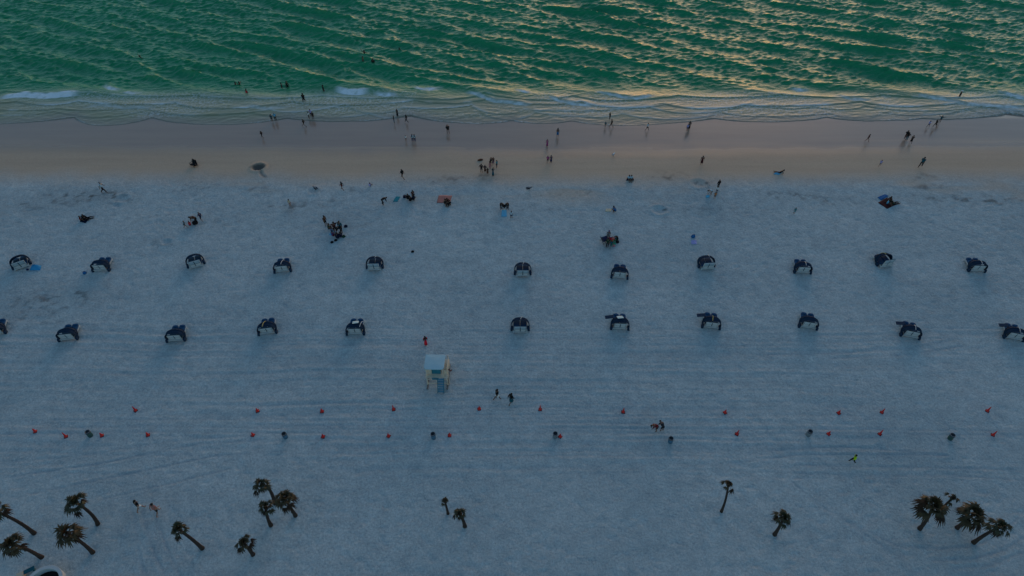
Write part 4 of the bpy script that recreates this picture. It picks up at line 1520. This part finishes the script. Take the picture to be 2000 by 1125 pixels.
CONE = {}
UPR = [(265, 802, 1), (503, 803, 0), (629, 804, 0), (769, 800, 1), (936, 799, 0), (1055, 800, 1), (1217, 805, 1), (1416, 806, 0), (1638, 807, 0), (1722, 806, 1), (1928, 803, 1)]
LOW = [(69, 843, 0), (129, 853, 1), (199, 851, 0), (289, 850, 0), (494, 850, 0), (631, 853, 0), (759, 852, 0), (878, 851, 0), (1094, 853, 0), (1439, 848, 1), (1618, 848, 0), (1718, 848, 1), (1939, 850, 1)]
for row, lst in (("seaward", UPR), ("landward", LOW)):
    for i, (px, py, tall) in enumerate(lst):
        c = copy_tree(CONE[tall]) if tall in CONE else make_cone(tall)
        CONE.setdefault(tall, c)
        p = at(px, py)
        c.location = (p.x, p.y, p.z - .015)
        c.rotation_euler = (R(random.uniform(-2, 2)), R(random.uniform(-2, 2)), random.uniform(0, 1.5))
        pos = "leftmost" if i == 0 else "rightmost" if i == len(lst) - 1 else ORD[i] + " from the left"
        c["label"] = "%s red traffic cone, %s in the %s row of cones" % ("tall thin" if tall else "short wide", pos, row)
        c["category"], c["group"] = "traffic cone", "red traffic cones marking a lane across the sand"

# ================================================================== LITTER BINS
M_BIN = [mat("bin_green", (0.04, 0.10, 0.09), 0.6, 0.3, 6, .3), mat("bin_blue", (0.07, 0.17, 0.26), 0.6, 0.3, 6, .3), mat("bin_grey", (0.19, 0.22, 0.24), 0.6, 0.3, 6, .3)]
M_LINER = mat("bin_liner", (0.05, 0.055, 0.065), 0.35, 0.3, 20, .4)
M_BAGW = mat("bin_rim", (0.24, 0.25, 0.27), 0.5, 0.2, 12, .4)


def make_bin(k):
    t = thing("litter_bin", "x", "litter bin", (0, 0, 0), sc=.78)
    MB().lathe([(.255, 0), (.27, .01), (.27, .28), (.282, .29), (.282, .31), (.27, .32), (.27, .58), (.282, .59), (.282, .61), (.27, .62), (.27, .84), (.25, .84), (.25, .5), (.0, .48)], 20, cap1=False).build("drum", M_BIN[k], t, smooth=True)
    MB().lathe([(.275, .74), (.300, .76), (.292, .845), (.270, .875), (.235, .86), (.222, .70), (.12, .60), (.0, .58)], 20, cap0=False, cap1=False).build("liner", M_LINER, t, smooth=True)
    pts = [(.262 * math.cos(q * math.pi / 10), .262 * math.sin(q * math.pi / 10), .905) for q in range(21)]
    MB().tube(pts, .022, 6, cap=False).build("hoop", M_BAGW, t, smooth=True)
    return t


BINC = {}
for (px, py, k, lab) in [(177, 851, 0, "dark green litter drum between two red cones at the far left"), (558, 854, 1, "blue litter drum with a dark liner, second from the left"),
                         (847, 855, 1, "blue litter drum below the lifeguard stand, left of a cone"), (1084, 853, 2, "grey litter drum touching a red cone near the middle"),
                         (1309, 863, 1, "blue litter drum below the two stooping people"), (1578, 849, 2, "grey litter drum left of a red cone toward the right"),
                         (1855, 857, 0, "dark green litter drum, rightmost of the drums")]:
    c = copy_tree(BINC[k]) if k in BINC else make_bin(k)
    BINC.setdefault(k, c)
    p = at(px, py)
    c.location = (p.x, p.y, p.z - .04)
    c.rotation_euler = (R(random.uniform(-3, 3)), R(random.uniform(-3, 3)), random.uniform(0, 3))
    c["label"], c["category"], c["group"] = lab, "litter bin", "litter drums along the lane"

# ================================================================== PALMS
M_TRUNK = mat("palm_trunk", (0.055, 0.040, 0.034), 0.9, 0.4, 7.0, 0.15)
M_FROND = [mat("palm_leaf_green", (0.034, 0.034, 0.013), 0.55, 0.45, 4.0, 0.35), mat("palm_leaf_olive", (0.052, 0.038, 0.015), 0.6, 0.45, 4.0, 0.3),
           mat("palm_leaf_brown", (0.038, 0.022, 0.013), 0.8, 0.4, 4.0, 0.2)]


def fan(mb, org, d, plen, blade, rg, droop):
    """a fan leaf: stalk, then a fan of separate narrow leaflets with drooping tips"""
    d = d.normalized()
    ref = Vector((0, 0, 1)) if abs(d.z) < .93 else Vector((1, 0, 0))
    side = d.cross(ref).normalized()
    up = side.cross(d)
    mid = org + d * plen * .55 + Vector((0, 0, -.01))
    tip = org + d * plen + Vector((0, 0, -droop * plen * .30))
    mb.tube([org, mid, tip], [.020, .015, .011], 4, cap=False)
    d2 = (tip - mid).normalized()
    n = 11
    for k in range(n):
        a = R(-82 + 164 * (k + .5) / n + rg.uniform(-6, 6))
        L = blade * (1 - .30 * abs(a / 1.4) ** 2) * rg.uniform(.75, 1.12)
        v = (d2 * math.cos(a) + side * math.sin(a) + up * (.10 + .12 * math.cos(a * 2))).normalized()
        w = side * math.cos(a) - d2 * math.sin(a)
        p1 = tip + v * L * .5 + up * .015
        p2 = tip + v * L + Vector((0, 0, -L * (.15 + droop * .5)))
        hw = .050 * blade / .5
        mb.add([tip, p1 + w * hw, p1 - w * hw, p1 + up * .018, p2 + w * hw * .12, p2 - w * hw * .12], [(0, 1, 3), (0, 3, 2), (1, 4, 3), (3, 5, 2), (3, 4, 5)])


def make_palm(base, top, crad, nleaf, seed, bend, label, sparse=0):
    rg = random.Random(seed)
    p = at(*base)
    bx, by = proj(p)
    # trunk height from the radial (vertical) part of what the photo shows
    e = proj(p + Vector((0, 0, 1)))
    rv = Vector((e[0] - bx, e[1] - by))
    dv = Vector((top[0] - bx, top[1] - by))
    h = max(1.9, min(6.5, dv.dot(rv) / rv.length_squared * .94))
    q = at_z(top[0], top[1], p.z + h)
    loc = Vector((q.x - p.x, q.y - p.y, h))
    t = thing("palm_tree", label, "palm tree", (p.x, p.y, p.z - .05), 0, "fan palms along the landward side of the beach")
    n = 12
    pts, rad = [], []
    off = Vector((-loc.y, loc.x, 0))
    off = off.normalized() if off.length > .1 else Vector((1, 0, 0))
    for k in range(n):
        f = k / (n - 1)
        c = Vector((loc.x * f, loc.y * f, loc.z * f)) + off * bend * math.sin(math.pi * f) - Vector((loc.x, loc.y, 0)) * (.22 * math.sin(math.pi * f))
        pts.append(c)
        rad.append(.140 * (1 + .35 * math.exp(-f * 9)) * (1 - .30 * f) * (1 + .06 * (k % 2)) * (.72 if sparse else 1))
    rad[-1] *= .8
    MB().tube(pts, rad, 10).build("trunk", M_TRUNK, t, smooth=True)
    dep = math.hypot(q.x, q.y, CAMH - q.z)
    rm = crad / FPX * dep * .70
    axis_ = (pts[-1] - pts[-3]).normalized()
    live, dead = MB(), MB()
    nleaf = max(9, round(nleaf * .80))
    for k in range(nleaf):
        f = (k + .5) / nleaf
        el = R(88 - 122 * f ** .9 + rg.uniform(-14, 14))
        az = k * 2.39996 + rg.uniform(-.25, .25)
        d = Vector((math.cos(az) * math.cos(el), math.sin(az) * math.cos(el), math.sin(el))) + axis_ * .25
        bl = rm * rg.uniform(.52, .74)
        pl = rm * rg.uniform(.28, .72) * (.55 + .6 * f)
        fan(dead if (f > .86 or rg.random() < .05) else live, pts[-1], d, pl, bl, rg, .25 + .65 * f)
    live.build("crown", M_FROND[seed % 2], t)
    if dead.v:
        dead.build("dead_fronds", M_FROND[2], t)
    hb = MB()
    hb.ball(pts[-1], (.17, .17, .22), 10, 6)
    hb.build("crown_heart", M_FROND[2], t)
    return t


PALMS = [((67, 1042), (-12, 996), 23, 30, .25, "palm at the left edge whose crown is cut off, long curved trunk", 0),
         ((82, 1089), (22, 1062), 26, 30, -.20, "bushy palm nearest to the bottom left corner, above the white rim", 0),
         ((191, 1024), (148, 980), 26, 30, -.30, "bushy palm farthest up on the left, trunk curving down to the right", 0),
         ((181, 1079), (131, 1041), 29, 28, .12, "loose crowned palm in the middle of the left cluster", 0),
         ((395, 1071), (348, 1033), 22, 22, .12, "small crowned palm with a long leaning trunk below the two walkers", 0),
         ((494, 1083), (476, 1060), 22, 22, 0, "short palm standing alone below the group of three", 0),
         ((538, 984), (511, 947), 22, 26, -.55, "palm with a sharply bent trunk at the top of the group of three", 0),
         ((577, 1007), (556, 974), 27, 30, 0, "dense ragged palm on the right of the group of three", 0),
         ((529, 1026), (518, 990), 21, 20, 0, "open crowned palm at the lower left of the group of three", 0),
         ((875, 1003), (868, 977), 12, 11, 0, "thin sparse palm, left of the pair near the middle", 1),
         ((908, 1028), (898, 1003), 19, 22, 0, "fuller palm, right of the pair near the middle", 0),
         ((1409, 999), (1423, 946), 17, 15, .08, "tall thin palm with a sparse pale crown right of the middle", 1),
         ((1513, 1044), (1531, 1012), 24, 24, 0, "palm standing alone left of the right hand cluster", 0),
         ((1796, 1033), (1823, 988), 35, 34, 0, "largest palm, left one of the right hand cluster", 0),
         ((1838, 994), (1861, 972), 15, 11, 0, "small sparse palm behind the largest palm", 1),
         ((1869, 1031), (1902, 1004), 31, 32, 0, "broad palm in the middle of the right hand cluster", 0),
         ((1901, 1060), (1954, 1028), 24, 28, 0, "palm at the lower right with a straight thick leaning trunk", 0)]
for i, (b_, t_, cr, nl, bend, lab, sp) in enumerate(PALMS):
    make_palm(b_, t_, cr, nl, 300 + i, bend, lab, sp)

# ================================================================== TOWELS, BAGS AND OTHER THINGS LEFT ON THE SAND
def towel(name, label, cat, px, col, thick=.03, stripes=None):
    """cloth sheet whose four corners are given in photo pixels"""
    g = [at(*q) for q in px]
    c = sum(g, Vector()) / 4
    n = 10
    top, vs, fs = [], [], []
    for i in range(n + 1):
        for k in range(n + 1):
            u, v = i / n, k / n
            p = (g[0] * (1 - u) + g[1] * u) * (1 - v) + (g[3] * (1 - u) + g[2] * u) * v
            w = .02 * float(vnoise(p.x * 4, p.y * 4, 7)) + .015 * math.sin(u * 9 + v * 4)
            top.append(p - c + Vector((0, 0, thick + w)))
    m = n + 1
    vs = top + [v - Vector((0, 0, thick + .02)) for v in top]
    o = len(top)
    for i in range(n):
        for k in range(n):
            q = (i * m + k, (i + 1) * m + k, (i + 1) * m + k + 1, i * m + k + 1)
            fs += [q, tuple(o + e for e in reversed(q))]
    rim = [i * m for i in range(m)] + [n * m + k for k in range(1, m)] + [i * m + n for i in range(n - 1, -1, -1)] + [k for k in range(n - 1, 0, -1)]
    for a_, b_ in zip(rim, rim[1:] + rim[:1]):
        fs.append((a_, o + a_, o + b_, b_))
    ob = MB().add(vs, fs).build(name, cloth(col), smooth=True)
    ob.location = c
    return tag(ob, label, cat)


towel("beach_towel", "bright teal beach towel lying alone near the black seated group", "towel", [(767.5, 394), (776.5, 394), (782, 384), (773.5, 384)], 'teal')
towel("beach_blanket", "reddish blanket with three people sitting on its lower edge", "blanket", [(853, 396.5), (879, 396.5), (883, 382.5), (857, 382)], 'rose')
towel("beach_towel", "light blue towel below the two dark crouching people", "towel", [(979, 423), (990, 423), (989.5, 410), (980.5, 410)], 'sky')
towel("beach_towel", "bright blue towel under the person lying on the tan sand", "towel", [(1511, 340), (1521, 341.5), (1529, 336), (1518, 334.5)], 'sky')
towel("beach_blanket", "dark maroon blanket holding three people at the right", "blanket", [(1715, 396), (1732.5, 408), (1752, 399), (1733, 386)], 'maroon')
towel("beach_mat", "deep blue mat at the upper left of the dark maroon blanket", "beach mat", [(1714, 386), (1721, 391), (1735, 383), (1728, 380)], 'blue', .06)
towel("beach_blanket", "dark navy blanket with a family lying on it at the far left", "blanket", [(156, 433), (167, 436), (176, 426), (163, 422.5)], 'dknavy')
towel("beach_towel", "cream towel left of the crouching person in blue", "towel", [(1182, 413.5), (1193, 413.5), (1195, 408), (1184, 408)], 'cream')
towel("beach_towel", "blue towel in the midst of the large group", "towel", [(643, 459), (652, 461), (657, 452), (648, 449.5)], 'sky')
towel("beach_towel", "pale lilac towel below the blue bag, right of the party", "towel", [(1350, 477), (1361, 477), (1360, 469), (1350, 469.5)], 'lilac')
towel("beach_towel", "green towel among the party round the blue chair", "towel", [(1193, 480), (1202, 481), (1203, 474), (1195, 473)], 'green')
towel("beach_mat", "round edged dark mat under two sitting people on the pale sand", "beach mat", [(1223, 352.5), (1238, 352.5), (1236, 348), (1225, 348)], 'dknavy', .10)


def bag(label, px, col, s=(.42, .28, .30), cat="bag", name="beach_bag", rz=0.3):
    p = at(*px)
    t = thing(name, label, cat, (p.x, p.y, p.z - .02), rz)
    MB().lathe([(.42, 0), (.5, .06), (.52, .45), (.42, .9), (.20, 1.0)], 12).build("bag_body", cloth(col), t, smooth=True).scale = s
    h = MB().tube([(-s[0] * .28, 0, s[2] * .93), (-s[0] * .2, 0, s[2] * 1.35), (s[0] * .2, 0, s[2] * 1.35), (s[0] * .28, 0, s[2] * .93)], .014, 6)
    h.build("handle", cloth('char'), t)
    return t


bag("small black bag left behind on the open sand right of the striped lounger", (806, 492), 'black', (.36, .26, .18))
bag("small dark bag right of the large group", (675.5, 443), 'dknavy', (.42, .34, .26))
bag("small dark shoe bag at the bottom left of the large group", (648.5, 474), 'black', (.36, .30, .20))
bag("little black bag just below the broad navy clad person", (656, 470), 'black', (.40, .28, .20))
bag("dark bag lying left of the maroon and black family group", (938, 313), 'brown', (.75, .32, .18))
bag("large black bag in front of the brown shirted person in the slanting row", (381.5, 437), 'black', (.62, .42, .42))
bag("big black bag at the right of the party round the blue chair", (1202.5, 468), 'black', (.62, .5, .48))
bag("small black bag below the big one at the party", (1206, 473.5), 'black', (.40, .32, .26))
bag("bright blue bag above the pale lilac towel", (1353.5, 463), 'blue', (.50, .40, .34))
bag("small navy bag left of the black seated group", (791, 385.5), 'dknavy', (.5, .34, .34))
bag("small pink bag at the bottom of the party round the blue chair", (1199, 480.5), 'pink', (.36, .28, .20))
bag("pale blue bag left of the four people standing at the right", (1382, 384.5), 'sky', (.5, .36, .28))
bag("small blue bag left of the lounger with the white side panel", (166, 534), 'blue', (.4, .34, .26))
bag("dark green bag in the middle of the large group", (671.5, 463), 'dkgreen', (.42, .32, .26))

# cooler of the party
p = at(1197, 470)
t = thing("cooler", "teal cooler box with a darker lid beside the red shirted person", "cooler", (p.x, p.y, p.z), .3)
MB().box((0, 0, .17), (.62, .40, .34), bev=.03).build("cooler_body", cloth('green'), t)
MB().box((0, 0, .375), (.65, .43, .07), bev=.02).build("lid", cloth('dkteal'), t)
MB().tube([(-.33, 0, .25), (-.36, 0, .46), (.36, 0, .46), (.33, 0, .25)], .014, 6).build("handle", cloth('white'), t)


def chair(label, px, col, rz):
    p = at(*px)
    t = thing("folding_chair", label, "folding chair", (p.x, p.y, p.z), rz)
    MB().box((0, .02, .26), (.56, .50, .035), (R(6), 0, 0), .01).build("seat", cloth(col), t)
    MB().box((0, -.36, .58), (.56, .035, .66), (R(24), 0, 0), .01).build("backrest", cloth(col), t)
    for s in (-1, 1):
        MB().tube([(s * .30, .28, 0), (s * .30, -.20, .46), (s * .30, -.50, .90)], .016, 6).build("frame_side", cloth('char'), t)
        MB().tube([(s * .30, -.36, 0), (s * .30, .24, .46)], .016, 6).build("leg", cloth('char'), t)
        MB().box((s * .31, -.02, .47), (.06, .50, .03), bev=.008).build("armrest", cloth('char'), t)
    return t


chair("blue folding beach chair at the left of the party", (1181.5, 471), 'navy', R(25)).scale = (1.5, 1.5, 1.3)
chair("black folding chair on the tan sand left of the dug hole, left one of two", (377, 324), 'black', R(150)).scale = (.95, .9, .9)
chair("black folding chair on the tan sand left of the dug hole, right one of two", (383, 325), 'black', R(205)).scale = (.8, .8, .8)

# low blue beach tent beside the first lounger
g = [at(58, 528), at(79, 528), at(82, 519), at(64, 517)]
c = sum(g, Vector()) / 4
t = thing("beach_tent", "low bright blue beach tent beside the leftmost lounger", "beach tent", c, 0)
vs, fs, n = [], [], 8
for i in range(n + 1):
    for k in range(n + 1):
        u, v = i / n, k / n
        q = (g[0] * (1 - u) + g[1] * u) * (1 - v) + (g[3] * (1 - u) + g[2] * u) * v - c
        z = .42 * (math.sin(math.pi * u) ** .7) * (math.sin(math.pi * min(1, v * 1.0)) ** .8 if 0 < v < 1 else 0) + .03 * math.sin(v * 14) * math.sin(math.pi * u) * (0 < v < 1)
        vs.append(Vector((q.x, q.y, z + .03)))
m = n + 1
o = len(vs)
vs += [v - Vector((0, 0, .035)) for v in vs]
for i in range(n):
    for k in range(n):
        q = (i * m + k, (i + 1) * m + k, (i + 1) * m + k + 1, i * m + k + 1)
        fs += [q, tuple(o + e for e in reversed(q))]
MB().add(vs, fs).build("canopy", mat("tent_blue", (0.03, 0.26, 0.50), .7, .15, 4, .2), t, smooth=True)
MB().tube([g[0] - c + Vector((.05, .05, .03)), Vector((0, 0, .50)), g[2] - c + Vector((-.05, -.05, .03))], .014, 6).build("pole", cloth('char'), t)
MB().ball((-.75, -.35, .10), (.16, .12, .12), 8, 6).build("sand_bag", cloth('navy'), t)


def gull(label, px, rz, col='grey'):
    p = at(*px)
    t = thing("gull", label, "bird", (p.x, p.y, p.z), rz)
    b = MB()
    prof = [(-.26, .01), (-.18, .045), (-.05, .085), (.08, .09), (.16, .055), (.20, .045), (.235, .055), (.27, .04), (.285, .012)]
    b.tube([(x, 0, .20 + .10 * max(0, x) + .14 * max(0, x - .16)) for x, r in prof], [r for x, r in prof], 10)
    for s in (-1, 1):
        b.tube([(.02, s * .03, .15), (.02, s * .035, .0)], .009, 5)
        b.box((.045, s * .035, .006), (.07, .04, .012))
    b.build("body", cloth('white' if col != 'black' else 'grey'), t, smooth=True)
    for s in (-1, 1):
        MB().ball((-.08, s * .085, .22), (.20, .018, .06), 8, 6).build("wing", cloth(col), t)
    MB().tube([(.275, 0, .285), (.34, 0, .272)], [.014, .004], 6).build("beak", cloth('yellow'), t)
    return t


gull("dark winged gull standing beside a footprint hollow at the upper left", (616.5, 371), 2.4, 'black').scale = (1.6, 1.6, 1.6)
gull("dark winged gull on the pale sand above the light blue towel", (1033, 371), .4, 'black').scale = (1.5, 1.5, 1.5)
gull("gull standing on the damp sand right of the magenta shirted pair", (1198, 304), 1.0, 'grey').scale = (1.2, 1.2, 1.2)

# ================================================================== ROUND WHITE-RIMMED STRUCTURE AT THE BOTTOM LEFT
H = .75
q = at_z(82, 1141, H)
t = thing("round_basin", "round white rimmed basin with a dark inside, cut off at the bottom left", "basin", (q.x, q.y, float(terr_z(q.y)) - .02))
Ro = 1.42
M_RIM = mat("pale_concrete", (0.50, 0.52, 0.52), .8, .12, 4.0, .2)
MB().lathe([(Ro - .03, 0), (Ro - .03, H - .12), (Ro, H - .11), (Ro, H - .015), (Ro - .015, H), (Ro - .25, H), (Ro - .265, H - .02), (Ro - .265, .24)], 56, cap0=False, cap1=False).build("wall", M_RIM, t, smooth=False)
MB().lathe([(Ro - .267, .22), (.9, .20), (.4, .23), (.05, .21)], 40, cap0=False).build("dark_floor", mat("wet_dark_soil", (0.018, 0.015, 0.016), .9, .5, 5, .1), t)
q = at(44, 1127)
t = thing("concrete_block", "small cream block against the left side of the round basin", "block", (q.x, q.y, q.z), R(28))
MB().box((0, 0, .20), (.52, .50, .42), bev=.03).build("block", mat("cream_block", (0.55, 0.47, 0.36), .8, .15, 6, .2), t)
MB().box((.0, 0, .425), (.40, .38, .03), bev=.01).build("cap", mat("cream_block", (0.55, 0.47, 0.36)), t)
q = at(57, 1122)
t = thing("bench", "dark low bench tucked between the cream block and the round basin", "bench", (q.x - .05, q.y + .12, q.z), R(32))
MB().box((0, 0, .36), (1.05, .34, .06), bev=.015).build("seat", cloth('dkteal'), t)
for s in (-1, 1):
    MB().box((s * .40, 0, .165), (.08, .30, .33), bev=.01).build("leg", cloth('dkteal'), t)
